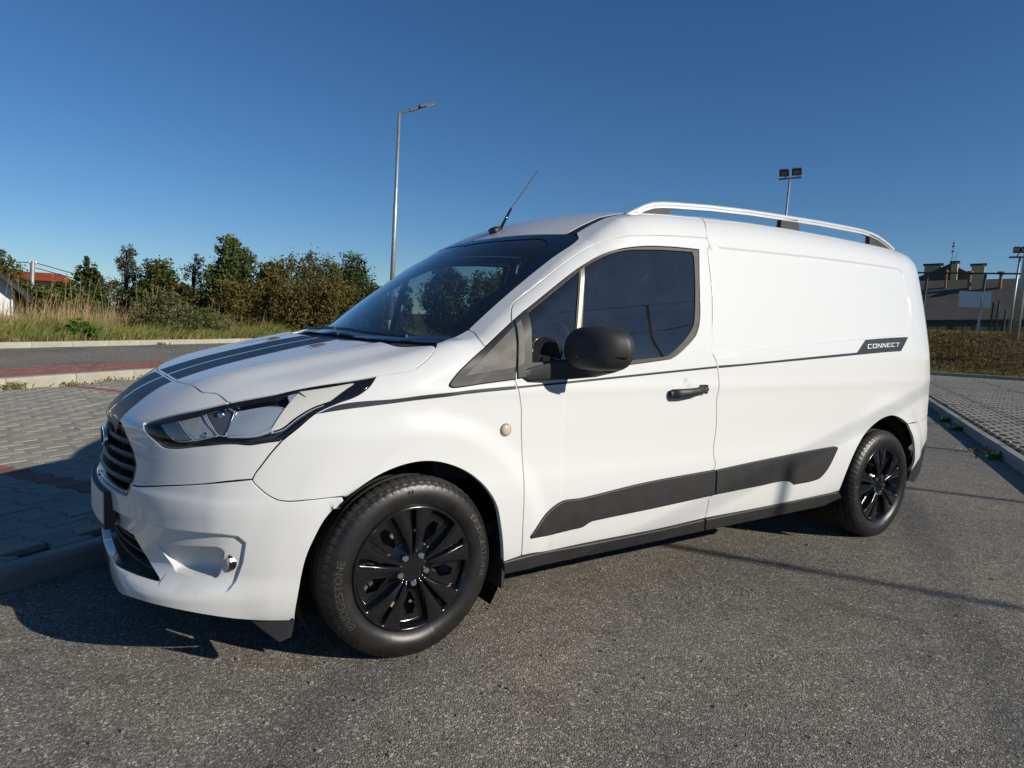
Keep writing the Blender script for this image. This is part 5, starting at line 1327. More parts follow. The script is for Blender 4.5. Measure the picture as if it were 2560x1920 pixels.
# ------------------------------------------------------------------ vegetation helpers
def blades(name,pts,hts,mat,kind='stuff',lean=.35,w=.012,label=None,wind=(0.5,-.3),seg=2,seedhead=0):
    """grass blades as bent tapering strips, one object"""
    n=len(pts); pts=np.array(pts); hts=np.array(hts)
    an=nrng.uniform(0,2*np.pi,n); wd=w*nrng.uniform(.6,1.5,n); ln=np.abs(nrng.normal(0,lean,n)); la=nrng.uniform(0,2*np.pi,n)
    ldx=np.cos(la)*ln+wind[0]*lean; ldy=np.sin(la)*ln+wind[1]*lean
    ex=np.cos(an)*wd/2; ey=np.sin(an)*wd/2
    V=np.empty((n,5,3))
    for k,(f,wf) in enumerate(((0,1),(.55,.75))):
        bx=pts[:,0]+ldx*hts*f*f; by=pts[:,1]+ldy*hts*f*f; bz=pts[:,2]+hts*f
        V[:,2*k,0]=bx-ex*wf;V[:,2*k,1]=by-ey*wf;V[:,2*k,2]=bz
        V[:,2*k+1,0]=bx+ex*wf;V[:,2*k+1,1]=by+ey*wf;V[:,2*k+1,2]=bz
    V[:,4,0]=pts[:,0]+ldx*hts;V[:,4,1]=pts[:,1]+ldy*hts;V[:,4,2]=pts[:,2]+hts*(1-.35*np.minimum(1,ln))
    b=np.arange(n)*5
    quads=np.stack([b,b+1,b+3,b+2],1); tris=np.stack([b+2,b+3,b+4],1)
    me=bpy.data.meshes.new(name)
    nf=2*n; me.vertices.add(5*n); me.vertices.foreach_set('co',V.reshape(-1))
    loops=np.concatenate([np.concatenate([quads,tris],1).reshape(-1)]); me.loops.add(len(loops)); me.loops.foreach_set('vertex_index',loops.astype(np.int32))
    st=np.empty(nf,np.int32); st[0::2]=np.arange(n)*7; st[1::2]=np.arange(n)*7+4
    tot=np.empty(nf,np.int32); tot[0::2]=4;tot[1::2]=3
    me.polygons.add(nf); me.polygons.foreach_set('loop_start',st); me.polygons.foreach_set('loop_total',tot)
    me.materials.append(mat); me.update(calc_edges=True); me.validate()
    o=bpy.data.objects.new(name,me); link(o); return props(o,kind=kind,label=label)
def leaf_cards(centres,size,mat,name,parent,squash=1.0,updir=.3):
    n=len(centres); c=np.array(centres); nr=nrng.normal(size=(n,3)); nr[:,2]=nr[:,2]*squash+updir; nr/=np.linalg.norm(nr,axis=1,keepdims=True)
    a=np.cross(nr,nrng.normal(size=(n,3))); a/=np.linalg.norm(a,axis=1,keepdims=True); b=np.cross(nr,a)
    s=size*nrng.uniform(.55,1.45,(n,1)); 
    V=np.stack([c-a*s*.5,c-b*s*.28+nr*s*.06,c+a*s*.5,c+b*s*.28+nr*s*.06],1).reshape(-1,3)
    me=bpy.data.meshes.new(name); me.vertices.add(4*n); me.vertices.foreach_set('co',V.reshape(-1)); me.loops.add(4*n); me.loops.foreach_set('vertex_index',np.arange(4*n,dtype=np.int32))
    me.polygons.add(n); me.polygons.foreach_set('loop_start',(np.arange(n)*4).astype(np.int32)); me.polygons.foreach_set('loop_total',np.full(n,4,np.int32)); me.materials.append(mat); me.update(calc_edges=True); me.validate()
    o=bpy.data.objects.new(name,me); link(o); o.parent=parent; o.matrix_parent_inverse=world_of(parent).inverted(); return o
def crown_points(blobs,n,shell=.75):
    """points in clumps spread through ellipsoidal lobes"""
    vol=np.array([b[3]*b[4]*b[5] for b in blobs])**.75; vol/=vol.sum(); out=[]
    for b,f in zip(blobs,vol):
        k=max(8,int(n*f)); ncl=max(5,int(k/26))
        d=nrng.normal(size=(ncl,3)); d/=np.linalg.norm(d,axis=1,keepdims=True); rr=nrng.uniform(.25,1.08,(ncl,1))**.55
        cl=d*rr; ci=nrng.randint(0,ncl,k); p=cl[ci]+nrng.normal(0,.13,(k,3)); out.append(p*np.array([b[3],b[4],b[5]])+np.array(b[:3]))
    return np.concatenate(out)
def tree(name,loc,blobs,n,leaf,mat,label,cat='tree',trunk=.10,group=None,bare=0,mat2=None):
    """blobs are relative to loc; trunk, limbs and leaf crown"""
    loc=np.array(loc,float); T=empty(name,loc,label,cat,group)
    zs=[b[2] for b in blobs]; topz=max(b[2]+b[5]*.6 for b in blobs)
    m_=MB(); m_.tube([loc,loc+np.array([.05,.03,topz*.35]),loc+np.array([-.04,.05,topz*.7]),loc+np.array([.03,0,topz*.95])],[trunk,trunk*.8,trunk*.45,trunk*.12],7)
    for b in blobs:
        e=loc+np.array(b[:3]); s=loc+np.array([0,0,max(.15,b[2]*.5)]); m_.tube([s,(s+e)/2+np.array([0,0,.1]),e],[trunk*.45,trunk*.3,trunk*.1],5)
        for q in range(4):
            d=unit(nrng.normal(size=3)+np.array([0,0,.3])); m_.tube([e-d*.1,e+d*np.array(b[3:6])*.95],[trunk*.13,trunk*.03],4)
    for q in range(bare):
        b=blobs[rng.randrange(len(blobs))]; e=loc+np.array(b[:3]); d=unit(nrng.normal(size=3)*np.array([1,1,.5])+np.array([0,0,.75])); L=np.array(b[3:6]).mean()*rng.uniform(.95,1.35)
        k=e+d*L*.6+nrng.normal(0,.07,3); m_.tube([e,k,e+d*L],[trunk*.16,trunk*.09,trunk*.03],4)
        for w in range(2): m_.tube([k,k+unit(d+nrng.normal(0,.6,3))*L*.4],[trunk*.07,trunk*.02],3)
    m_.obj('trunk',M['bark'],T)
    P=crown_points(blobs,n)+loc; P=P[P[:,2]>loc[2]+.05]
    if mat2:
        k=nrng.uniform(size=len(P))<.35
        leaf_cards(P[~k],leaf,mat,'crown',T); leaf_cards(P[k],leaf,mat2,'crown',T)
    else: leaf_cards(P,leaf,mat,'crown',T)
    return T
def from_cam(az,dist,z):   # a spot at compass azimuth az (degrees from +x) and a ground distance from the photographer
    return np.array([CAMP[0]+dist*math.cos(R(az)),CAMP[1]+dist*math.sin(R(az)),z])
def elz(el,dist): return CAMP[2]+dist*math.tan(R(el))
GZ=.36
# hedge trees, left to right.  az, distance, top elevation, width in degrees
def T_(az,dist,topel,wdeg,kind,label,shape='round',n=2600,leaf=.20,base=GZ,bare=0,mat2=None,cat='tree',low=.25,name=None):
    if topel>1.6 and cat!='weeds': topel*=.76
    p=from_cam(az,dist,base); h=elz(topel,dist)-base; w=dist*R(wdeg)/2*(1.22 if cat=='tree' else 1.35); n=int(n*4.4); leaf=leaf*.66
    if shape=='round': bl=[(0,0,h*.55,w*.78,w*.78,h*.30),(-w*.42,.1,h*.36,w*.62,w*.6,h*.27),(w*.45,-.1,h*.38,w*.60,w*.6,h*.28),(0,.1,h*.78,w*.52,w*.5,h*.22),(w*.1,-.2,h*.20,w*.85,w*.7,h*.2)]
    elif shape=='cone': bl=[(0,0,h*.20,w*1.0,w*.9,h*.2),(0,0,h*.42,w*.9,w*.8,h*.2),(.03,0,h*.62,w*.70,w*.65,h*.17),(-.02,0,h*.78,w*.46,w*.45,h*.14),(0,0,h*.92,w*.2,w*.2,h*.08)]
    elif shape=='tall': bl=[(0,0,h*.30,w*.9,w*.8,h*.25),(-w*.2,.1,h*.55,w*.75,w*.7,h*.22),(w*.2,0,h*.70,w*.62,w*.6,h*.2),(-w*.1,0,h*.87,w*.42,w*.4,h*.13)]
    elif shape=='sparse': bl=[(0,0,h*.28,w*.75,w*.7,h*.2),(-w*.45,0,h*.48,w*.45,w*.4,h*.13),(w*.35,0,h*.58,w*.42,w*.4,h*.16),(0,.1,h*.74,w*.5,w*.4,h*.12),(w*.1,0,h*.90,w*.36,w*.3,h*.09)]
    elif shape=='wide': bl=[(x*w,rng.uniform(-.3,.3),h*z,w*.36,.9,h*q) for x,z,q in ((-.68,.50,.40),(-.32,.60,.40),(.05,.66,.36),(.42,.58,.40),(.72,.50,.38),(-.5,.24,.25),(0,.26,.26),(.5,.24,.25))]
    return tree(name or ('tree' if cat=='tree' else cat),p,bl,n,leaf,M[kind],label,cat,trunk=.05+.018*h,bare=bare,mat2=M[mat2] if mat2 else None)
# ================================================================== BEYOND THE STREET (left and middle)
T_(93.2,33,5.4,4.6,'lf_olive','tall olive green conifer at the left edge, behind the white house',shape='cone',n=2600,leaf=.17,mat2='lf_dark',name='conifer')
T_(91.0,34,2.1,3.6,'lf_dark','low dark tree mass just right of the white house roof',n=2200,leaf=.18)
T_(88.9,30,2.2,3.0,'lf_green','bushy green shrub in front of the red roofed house',n=1700,leaf=.16,cat='bush',mat2='lf_olive')
T_(87.4,31,4.6,2.3,'lf_dark','dark pointed young tree right of the red roofed house',shape='cone',n=2400,leaf=.16,mat2='lf_green')
T_(85.1,32,5.9,2.6,'lf_grey','thin grey leaved tree with a drooping crown and visible trunk',shape='sparse',n=1700,leaf=.11,bare=26)
T_(83.0,31,4.9,3.2,'lf_green','rounded tree with a yellow green right half beside the drooping thin tree',n=3000,leaf=.18,mat2='lf_olive')
T_(80.7,33,5.5,2.8,'lf_grey','half bare tree with crooked twigs left of the tallest tree',shape='sparse',n=1150,leaf=.11,bare=40)
T_(81.0,30,2.4,3.4,'lf_olive','brown green thicket under the half bare tree',n=2000,leaf=.17,cat='bush',mat2='lf_dark')
T_(78.1,31,7.5,3.2,'lf_green','tallest tree of the hedge, light green with an airy top',shape='tall',n=3300,leaf=.20)
T_(77.9,29,3.6,3.6,'lf_autumn','brownish shrub at the foot of the tallest tree',n=2600,leaf=.15,cat='bush',mat2='lf_olive')
T_(75.4,30,5.2,3.0,'lf_autumn','loose autumn brown shrub with thin twigs right of the tallest tree',shape='tall',n=2500,leaf=.14,bare=22,cat='bush',mat2='lf_olive')
T_(72.7,31,6.0,5.0,'lf_olive','broad olive hedge thicket with a flat rounded top',shape='wide',n=5200,leaf=.16,cat='hedge',mat2='lf_autumn')
T_(71.6,28.5,3.9,5.5,'lf_autumn','lower brown flecked thicket in front of the broad olive hedge',shape='wide',n=4400,leaf=.15,cat='hedge',mat2='lf_olive')
T_(69.1,34,6.6,3.9,'lf_dark','dense dark green round tree left of the street lamp',n=3600,leaf=.17,mat2='lf_green')
T_(67.0,29,3.4,3.2,'lf_olive','olive thicket at the foot of the street lamp',n=2200,leaf=.16,cat='bush',mat2='lf_dark')
T_(64.9,36,5.1,1.3,'lf_dark','small dark treetop just right of the street lamp',shape='cone',n=900,leaf=.15)
T_(61.6,32,6.4,3.6,'lf_green','green tree whose leafy tip shows above the windscreen edge',shape='tall',n=2800,leaf=.18,mat2='lf_dark')
T_(57.5,29,5.6,4.8,'lf_dark','dark thicket seen through the windscreen, left part',shape='wide',n=3000,leaf=.17,cat='hedge',mat2='lf_green')
T_(52.5,29,6.0,4.8,'lf_dark','dark thicket seen through the windscreen, right part',shape='wide',n=3000,leaf=.17,cat='hedge',mat2='lf_olive')
T_(47.5,31,5.6,5.0,'lf_green','leafy thicket hidden behind the cab of the van',shape='wide',n=2200,leaf=.19,cat='hedge',mat2='lf_olive')
def street_az(az,t):   # point on the line t metres beyond the street kerb at compass azimuth az
    d=np.array([math.cos(R(az)),math.sin(R(az))]); q=P_ST+RV*t-CAMP[:2]; k=(q@RV)/(d@RV); return CAMP[:2]+d*k
T_(87.9,0.01+np.linalg.norm(street_az(87.9,6.15)-CAMP[:2]),-.95,1.75,'lf_bright','small bright green bush by the far kerb',n=420,leaf=.10,cat='bush',base=.33,name='bush')
T_(82.6,1.3+np.linalg.norm(street_az(82.6,6.4)-CAMP[:2]),1.25,3.6,'lf_weed','sprawling grey green weed mound in the tall grass',n=1500,leaf=.11,cat='weeds',base=.33,mat2='lf_grey',name='weed_mound')
T_(79.6,1.0+np.linalg.norm(street_az(79.6,6.4)-CAMP[:2]),.2,2.4,'lf_weed','lower weed mound right of the sprawling mound',n=800,leaf=.10,cat='weeds',base=.33,name='weed_mound')
# grass verge: green at the kerb, tall and dry further back
def verge_pts(n,t0,t1,s0=-12,s1=26,pw=1.0):
    s=nrng.uniform(s0,s1,n); t=t0+(t1-t0)*nrng.uniform(0,1,n)**pw
    x=P_ST[0]+RU[0]*s+RV[0]*t; y=P_ST[1]+RU[1]*s+RV[1]*t
    cl=.5+.5*np.sin(s*1.9+np.sin(t*2.3)*1.5)*np.sin(t*1.7+s*.6)
    return np.stack([x,y,np.full(n,.33)],1),s,t,cl
p,s,t,cl=verge_pts(70000,5.75,11.5,pw=1.2)
blades('green_grass',p,(.20+.42*nrng.uniform(0,1,len(p))*(.5+cl))*(.55+.45*np.clip((t-5.7)/1.5,0,1)),M['gr_green'],lean=.55,w=.016,wind=(.7,.2))
p,s,t,cl=verge_pts(26000,7.2,12.5)
k=cl>nrng.uniform(0,.9,len(cl)); p=p[k]; cl=cl[k]
blades('dry_grass',p,.45+.55*nrng.uniform(0,1,len(p))**1.3*(.6+cl),M['gr_dry'],lean=.30,w=.013,wind=(.25,.1))
p,s,t,cl=verge_pts(9000,5.75,7.0,pw=1.4)
blades('kerb_straw',p,.06+.14*nrng.uniform(0,1,len(p)),M['gr_dry'],lean=.9,w=.016)
# a few tall dry stalks with seed heads
nst=150; p,s,t,cl=verge_pts(nst,7.5,10.5,-8,12)
m_=MB()
for q in range(nst):
    h=rng.uniform(.9,1.7); b0=p[q]; tip=b0+np.array([rng.gauss(.1,.14),rng.gauss(0,.14),h]); m_.tube([b0,(b0+tip)/2+np.array([.02,0,.03]),tip],[.006,.005,.003],3)
    for w in range(5):
        a=tip-np.array([0,0,.05*w]); d=unit(nrng.normal(size=3)+np.array([0,0,.5]))*.07; m_.tube([a,a+d],[.007,.004],3)
o=m_.obj('dry_stalks',M['gr_dry']); props(o,kind='stuff')
p,s,t,cl=verge_pts(700,8,11,-9,2); P=p+np.array([0,0,.55])+nrng.normal(0,.16,p.shape)
m_=MB()
for q in P[:420]: 
    a=unit(nrng.normal(size=3)); b_=unit(np.cross(a,(0,0,1.))); c_=np.cross(a,b_); m_.add([q-b_*.018,q-c_*.018,q+b_*.018,q+c_*.018],[(0,1,2,3)])
o=m_.obj('lilac_flowers',M['flower']); props(o,kind='stuff')
# weeds in the kerb joints
def tuft(loc,h,n,mat,label,name='weed_tuft',group='weeds in the kerb joints',spread=.06):
    m_=MB()
    for q in range(n):
        b0=np.array(loc)+np.array([rng.gauss(0,spread),rng.gauss(0,spread*.5),0]); d=unit((rng.gauss(0,.7),rng.gauss(0,.7),1)); L=h*rng.uniform(.5,1.2); w=unit(np.cross(d,(rng.random(),rng.random(),.1)))*.010
        mid=b0+d*L*.6; tip=b0+d*L+np.array([d[0],d[1],-.5])*L*.35
        m_.add([b0-w*.5,b0+w*.5,mid+w,mid-w,tip],[(0,1,2,3),(3,2,4)])
    o=m_.obj(name,mat); return props(o,label,'weed',group)
sb=lambda s_,z=.10: street(s_,-.33,z)
def at_street(az,t,z):
    q=street_az(az,t); return np.array([q[0],q[1],z])
tuft(at_street(92.0,-.32,.10),.16,44,M['gr_green'],'thick green tuft at the left end of the bay kerb',spread=.10)
tuft(at_street(88.8,-.33,.10),.07,40,M['gr_green'],'low thin weeds along the middle of the bay kerb',spread=.16)
tuft(at_street(86.0,-.33,.10),.09,46,M['gr_dry'],'straggly straw weeds at the kerb just left of the bonnet',spread=.18)
tuft(at_street(83.9,-.33,.10),.10,34,M['gr_dry'],'brown dry weeds at the kerb nearest the bonnet',spread=.14)
tuft(at_street(83.0,5.52,.215),.10,30,M['lf_bright'],'small green weed at the foot of the far kerb',spread=.10)
tuft(at_street(77.0,5.52,.215),.07,24,M['gr_green'],'flat weed at the foot of the far kerb, further right',spread=.12)
rk=lambda u: lot(u,-3.70-.0118*(u-4)+.02,.0)
tuft(rk(9.35),.13,30,M['lf_bright'],'spiky green weed in the right kerb gutter nearest the van',spread=.07)
tuft(rk(8.35),.12,34,M['lf_bright'],'bright weed in the right kerb gutter, second from the van',spread=.07)
tuft(rk(6.55),.06,40,M['gr_dry'],'dry brown weeds in the right kerb gutter',spread=.16)
tuft(rk(5.95),.10,34,M['lf_bright'],'green weed in the right kerb gutter nearest the photographer',spread=.07)
# ------------------------------------------------------------------ houses on the left
def pts_up(b,h): return np.array(b)+UPV*h
hb=np.array([-2.3,23.0+CAMP[1]*0,0])
H=empty('white_house',(-6.2,27.5,-.4),'white rendered house with a dark overhanging roof at the left edge','house')
m_=MB(); x1=-1.86
# gable wall facing the street; ridge runs away from the viewer
V=[(-11.0,23.2,-.6),(x1,23.2,-.6),(x1,23.2,1.62),(-6.4,23.2,5.7),(-11.0,23.2,1.62),(-11.0,31,-.6),(x1,31,-.6),(x1,31,1.62),(-6.4,31,5.7),(-11.0,31,1.62)]
m_.add(V,[(0,1,2,3,4),(9,8,7,6,5),(1,6,7,2),(5,0,4,9)]); m_.obj('wall',M['render_white'],H)
sl=(5.7-1.62)/(-6.4-x1)
for sg in (1,-1):
    e0=np.array([x1+.42 if sg==1 else -11.42,22.75,1.62-.42*abs(sl)+.02]); r0=np.array([-6.4,22.75,5.74]); m_=MB()
    e1=e0+np.array([0,8.6,0]); r1=r0+np.array([0,8.6,0]); dz=np.array([0,0,.16])
    m_.add([e0,r0,r1,e1,e0+dz,r0+dz,r1+dz,e1+dz],[(0,1,2,3),(7,6,5,4),(0,4,5,1),(1,5,6,2),(2,6,7,3),(3,7,4,0)] ); m_.obj('roof',M['roof_dark'],H)
m_=MB(); m_.tube([(x1+.42,22.6,1.26),(x1+.42,31.4,1.26)],.06,8); m_.obj('gutter',M['roof_dark'],H)
m_=MB(); m_.box((x1-.02,23.15,.4),(.04,.04,2.4)); m_.obj('downpipe',M['render_white'],H)
RH=empty('red_roofed_house',(-1.4,57,0),'distant house with a red tiled roof and yellow gable, behind the trees','house')
z0,z1=2.95,3.50
m_=MB(); m_.box((-1.6,60,z0/2-.2),(5.0,6,z0+.2)); m_.obj('wall',M['yellow_wall'],RH)
m_=MB(); V=[(-4.6,56.2,z0-.15),(.95,56.2,z0-.15),(-.1,60,z1),(-4.6,60,z1),(.95,63.8,z0-.15),(-4.6,63.8,z0-.15)]
m_.add(V,[(0,1,2,3),(3,2,4,5),(1,4,2)]); m_.obj('roof',M['roof_red'],RH)
m_=MB()
for q in range(9):
    f=q/9; a=np.array(V[0])*(1-f)+np.array(V[3])*f; b_=np.array(V[1])*(1-f)+np.array(V[2])*f; m_.tube([a+np.array([0,-.02,.02]),b_+np.array([0,-.02,.02])],.035,4)
o=m_.obj('tile_row',M['roof_red'],RH)
# utility pole and its lines
pb=np.array([-1.55,31.0,.2]); ptop=np.array([-1.43,31.0-.02,2.86])
UP=empty('utility_pole',pb,'pale concrete utility pole with insulators beside the red roof','pole')
m_=MB(); m_.tube([pb,ptop],[.11,.085],10); m_.obj('mast',M['galv'],UP)
m_=MB(); m_.tube([ptop+np.array([-.12,0,-.10]),ptop+np.array([.12,0,-.10])],.03,6); m_.obj('crossarm',M['galv'],UP)
for q in (-.1,.1):
    m_=MB(); m_.tube([ptop+np.array([q,0,-.08]),ptop+np.array([q,0,.02])],[.035,.05],8); m_.obj('insulator',M['render_white'],UP)
for q,(dz,lab) in enumerate(((-.06,'upper black power line running right from the concrete pole'),(-.26,'lower black power line running right from the concrete pole'))):
    a=ptop+np.array([.1,0,dz]); b_=np.array([7.5,36.,1.6+dz]); m_=MB()
    m_.tube([a+(b_-a)*f+np.array([0,0,-.25*math.sin(math.pi*f)]) for f in np.linspace(0,1,14)],.016,4); props(m_.obj('power_line',M['wire']),lab,'cable')
a=ptop+np.array([-.1,0,-.06]); m_=MB(); m_.tube([a,a+np.array([-5,.6,-.15])],.016,4); props(m_.obj('power_line',M['wire']),'black power line running left from the concrete pole','cable')
# ------------------------------------------------------------------ street lamp
lb=np.array([8.30,18.05,.34]); lt=lb+UPV*((7.61-.34)/UPV[2])
SL=empty('street_lamp',lb,'tall galvanised street lamp with a single angled LED head','street lamp')
m_=MB(); m_.tube([lb,lb+(lt-lb)*.62,lb+(lt-lb)*.62+UPV*.02,lt],[.085,.066,.056,.045],14); m_.obj('mast',M['galv'],SL,smooth=True)
m_=MB(); m_.box(lb+UPV*.6+np.array([-.05,-.06,0]),(.09,.05,.35)); m_.obj('inspection_door',M['galv'],SL)
aE=np.array([8.98,17.72,7.93]); ad=unit(aE-lt); m_=MB(); m_.tube([lt-ad*.03,lt+(aE-lt)*.7],.034,10); m_.tube([lt+(aE-lt)*.5,aE],.05,10); m_.obj('arm',M['lampgrey'],SL)
hx=unit(np.array([ad[0],ad[1],.42])); hy=unit(np.cross((0,0,1.),hx)); hz=np.cross(hx,hy)
m_=MB(); m_.box(aE+hx*.26,(.58,.27,.06),ax=[hx,hy,hz],bev=.025); m_.box(aE+hx*.10+hz*.03,(.26,.2,.07),ax=[hx,hy,hz],bev=.025); LH=m_.obj('lamp_head',M['lampgrey'],SL)
m_=MB(); m_.box(aE+hx*.36-hz*.033,(.30,.20,.012),ax=[hx,hy,hz]); m_.obj('lamp_glass',M['fl_lens'],LH)
# ------------------------------------------------------------------ floodlight masts
def flood(base,topz,span,ax,rad,label,facing,hs=.36):
    b=np.array(base); L=(topz-b[2])/UPV[2]; t=b+UPV*L; ax=unit(ax)
    G=empty('floodlight_mast',b,label,'floodlight mast','floodlight masts')
    m_=MB(); m_.tube([b,t],[rad,rad*.7],10); m_.obj('mast',M['galv'],G,smooth=True)
    m_=MB(); m_.box(t,(span+.5,.07,.07),ax=[ax,unit(np.cross((0,0,1.),ax)),(0,0,1)]); m_.obj('crossbar',M['lampgrey'],G)
    for q in (-1,1):
        c=t+ax*span/2*q+np.array([0,0,.30]); fz=unit(facing); fx_=unit(np.cross((0,0,1.),fz)); fy=np.cross(fz,fx_)
        m_=MB(); m_.box(c,(hs*1.15,hs*1.1,.12),ax=[fx_,fy,fz],bev=.04)
        for w in range(5): m_.box(c-fz*.11+fx_*(w-2)*hs*.2,(.02,hs*.9,.12),ax=[fx_,fy,fz])
        Hh=m_.obj('lamp_housing',M['gloss'],G)
        m_=MB(); m_.box(c+fz*.065,(hs*.8,hs*.75,.012),ax=[fx_,fy,fz]); m_.obj('lamp_glass',M['fl_lens'],Hh)
        m_=MB(); m_.tube([c-np.array([0,0,.05])+fx_*hs*.6,t+ax*span/2*q],.02,5); m_.obj('bracket',M['lampgrey'],Hh)
flood((31.74,20.30,1.5),9.42,.62,(.54,-.84,0.05),.075,'floodlight mast rising behind the roof rail, lamps turned away',(-.5,-.3,-.75),hs=.42)
flood((32.70,9.58,1.5),4.80,.26,(.36,-.93,0),.06,'floodlight mast at the right edge with two square lamps facing the camera',(-.92,-.30,-.1),hs=.24)
TP=empty('thick_post',(24.33,6.28,1.3),'thick grey steel post at the right edge of the pitch fence','post')
m_=MB(); b=np.array([24.33,6.28,1.3]); m_.tube([b,b+UPV*4.2],.10,12); m_.obj('mast',M['galv'],TP,smooth=True)
# ------------------------------------------------------------------ bank on the right with dry grass
bd0=np.array([22.0,8.25]); bd1=np.array([24.2,2.6]); bt=unit(bd1-bd0); bn=np.array([-bt[1],bt[0]]); bn=bn if bn@np.array([1,.3])>0 else -bn
def bank(s,t,z): q=bd0+bt*s+bn*t; return np.array([q[0],q[1],z])
V=[];F=[];ns,ntt=40,14
for i in range(ns+1):
    for j in range(ntt+1):
        s_=-30+60*i/ns; t_=j/ntt*4.0; z=.14+1.33*sst(0,1,np.array(min(1,t_/3.4)))+(.03*math.sin(s_*1.3+t_*2)+.03*math.sin(s_*.5))*(0 if j==0 else 1); V.append(bank(s_,t_,float(z)))
for i in range(ns):
    for j in range(ntt): a=i*(ntt+1)+j; F.append((a,a+1,a+ntt+2,a+ntt+1))
b0=len(V)
for s_ in (-30,30): V+= [bank(s_,4.0,1.44),bank(s_,40,1.44)]
F.append((b0,b0+1,b0+3,b0+2))
o=mesh_obj('grass_bank',V,F,M['soil'],smooth=True); props(o,kind='structure')
nb=60000; s_=nrng.uniform(-7,7,nb); t_=nrng.uniform(0.02,4.0,nb); z=.14+1.33*sst(0,1,np.minimum(1,t_/3.4))
p=np.stack([bd0[0]+bt[0]*s_+bn[0]*t_,bd0[1]+bt[1]*s_+bn[1]*t_,z],1)
blades('bank_grass',p,.05+.13*nrng.uniform(0,1,nb)**1.5,M['gr_bank'],lean=1.0,w=.022,wind=(-.4,-.5))
k=t_<.5; blades('bank_foot_grass',p[k],.06+.12*nrng.uniform(0,1,k.sum()),M['gr_green'],lean=.7,w=.02)
kerb('kerb',bank(-9,-.12,0)[:2],bank(9,-.12,0)[:2],.05,.16,.12,1.0,M['kerb2'],1 if bn@np.array([-bt[1],bt[0]])>0 else -1)
poly_obj('pitch_ground',[bank(-30,4.0,1.42),bank(30,4.0,1.42),bank(30,60,1.5),bank(-30,60,1.5)],M['soil'])
# ------------------------------------------------------------------ building with the long dark roof
az=R(21); bx=np.array([math.cos(az),math.sin(az),0]); by=np.array([math.sin(az),-math.cos(az),0])   # depth, to the right
B0=np.array([CAMP[0],CAMP[1],0])+bx*46
def bl(r,d,z): return B0+by*r+bx*d+np.array([0,0,z])+np.array([0,0,-.04*(by*r+bx*d)[1]])
BD=empty('sports_hall',bl(0,4,1.4),'long low building with a huge dark roof and a row of big windows','building')
def bbox(name,r0,r1,d0,d1,z0,z1,mat,par=None):
    V=[bl(r,d,z) for z in (z0,z1) for r,d in ((r0,d0),(r1,d0),(r1,d1),(r0,d1))]
    return mesh_obj(name,V,[(3,2,1,0),(4,5,6,7),(0,1,5,4),(1,2,6,5),(2,3,7,6),(3,0,4,7)],mat,par or BD)
# local z follows the lot's lean: subtract what bl() adds is small, keep heights in scene metres
EZ=2.50
def rr(px,az0=21):   # metres to the right of the 21 degree line for a compass azimuth
    return 46*math.tan(R(21-px))
rl_,rr_=-9.0,9.0
bbox('wall',rl_,rr_,.0,10,.9,EZ-.10,M['beige_wall'])
m_=MB(); e=[bl(rl_-.3,-.45,EZ-.16),bl(rr_+.3,-.45,EZ-.16),bl(rr_+.3,2.6,EZ+2.20),bl(rl_-.3,2.6,EZ+2.36),bl(rr_+.3,10,EZ+2.2),bl(rl_-.3,10,EZ+2.36)]
dz=np.array([0,0,.12]); m_.add(e+[q+dz for q in e],[(3,2,1,0),(5,4,2,3),(6,7,8,9),(9,8,10,11),(0,1,7,6),(1,2,8,7),(2,4,10,8),(3,0,6,9),(5,3,9,11)]); RF=m_.obj('roof',M['roof_felt'],BD)
bbox('eaves_board',rl_-.3,rr_+.3,-.47,-.44,EZ-.28,EZ-.06,M['winframe'])
# gabled roof behind, chimneys, vents (r is metres to the right, scaled with the depth of each piece)
def dep(r,z,d): k=(46+d)/46; return r*k, CAMP[2]+(z-CAMP[2])*k+.04*bx[1]*d
m_=MB(); V=[]
for d in (11,18):
    for r,z in ((-5.6,4.2),(-2.50,5.62),(-.9,4.62)):
        r2,z2=dep(r,z,11); V.append(bl(r2,d,z2))
m_.add(V,[(0,2,1),(0,1,4,3),(1,2,5,4),(3,4,5)]); m_.obj('gable_roof',M['roof_felt'],BD)
def chim(name,r0,r1,d,z0,z1):
    (r0,_),(r1,_),(_,z0),(_,z1)=dep(r0,0,d),dep(r1,0,d),dep(0,z0,d),dep(0,z1,d)
    c=bbox(name,r0,r1,d,d+.8,z0,z1,M['yellow_wall']); bbox('chimney_cap',r0-.10,r1+.10,d-.10,d+.9,z1+.10,z1+.19,M['winframe'],c)
    k=max(2,int((r1-r0)/.17))
    for q in range(k): bbox('chimney_pier',r0+(r1-r0)*(q+.15)/k,r0+(r1-r0)*(q+.55)/k,d-.02,d+.02,z1,z1+.11,M['yellow_wall'],c)
chim('chimney',-3.75,-2.92,12.6,4.0,5.50); chim('chimney',-2.46,-2.16,9.6,4.3,5.58); chim('chimney',-1.50,-.90,9.2,4.3,5.38)
def vent(r,d,z0,z1,rad,capr,caph,cone=False):
    (r2,z0),(_,z1)=dep(r,z0,d),dep(r,z1,d)
    a=bl(r2,d,z0);b_=bl(r2,d,z1); m_=MB(); m_.tube([a,b_],rad,10); v=m_.obj('roof_vent',M['beige_pipe'],BD,smooth=False)
    m_=MB(); m_.tube([b_,b_+np.array([0,0,caph])],[capr,.02 if cone else capr],12); m_.obj('vent_cap',M['beige_pipe'],v)
vent(-2.65,2.0,4.25,5.12,.06,.13,.20,True); vent(-1.54,1.9,4.15,4.98,.085,.17,.17); vent(-.13,1.9,4.1,4.90,.085,.19,.16)
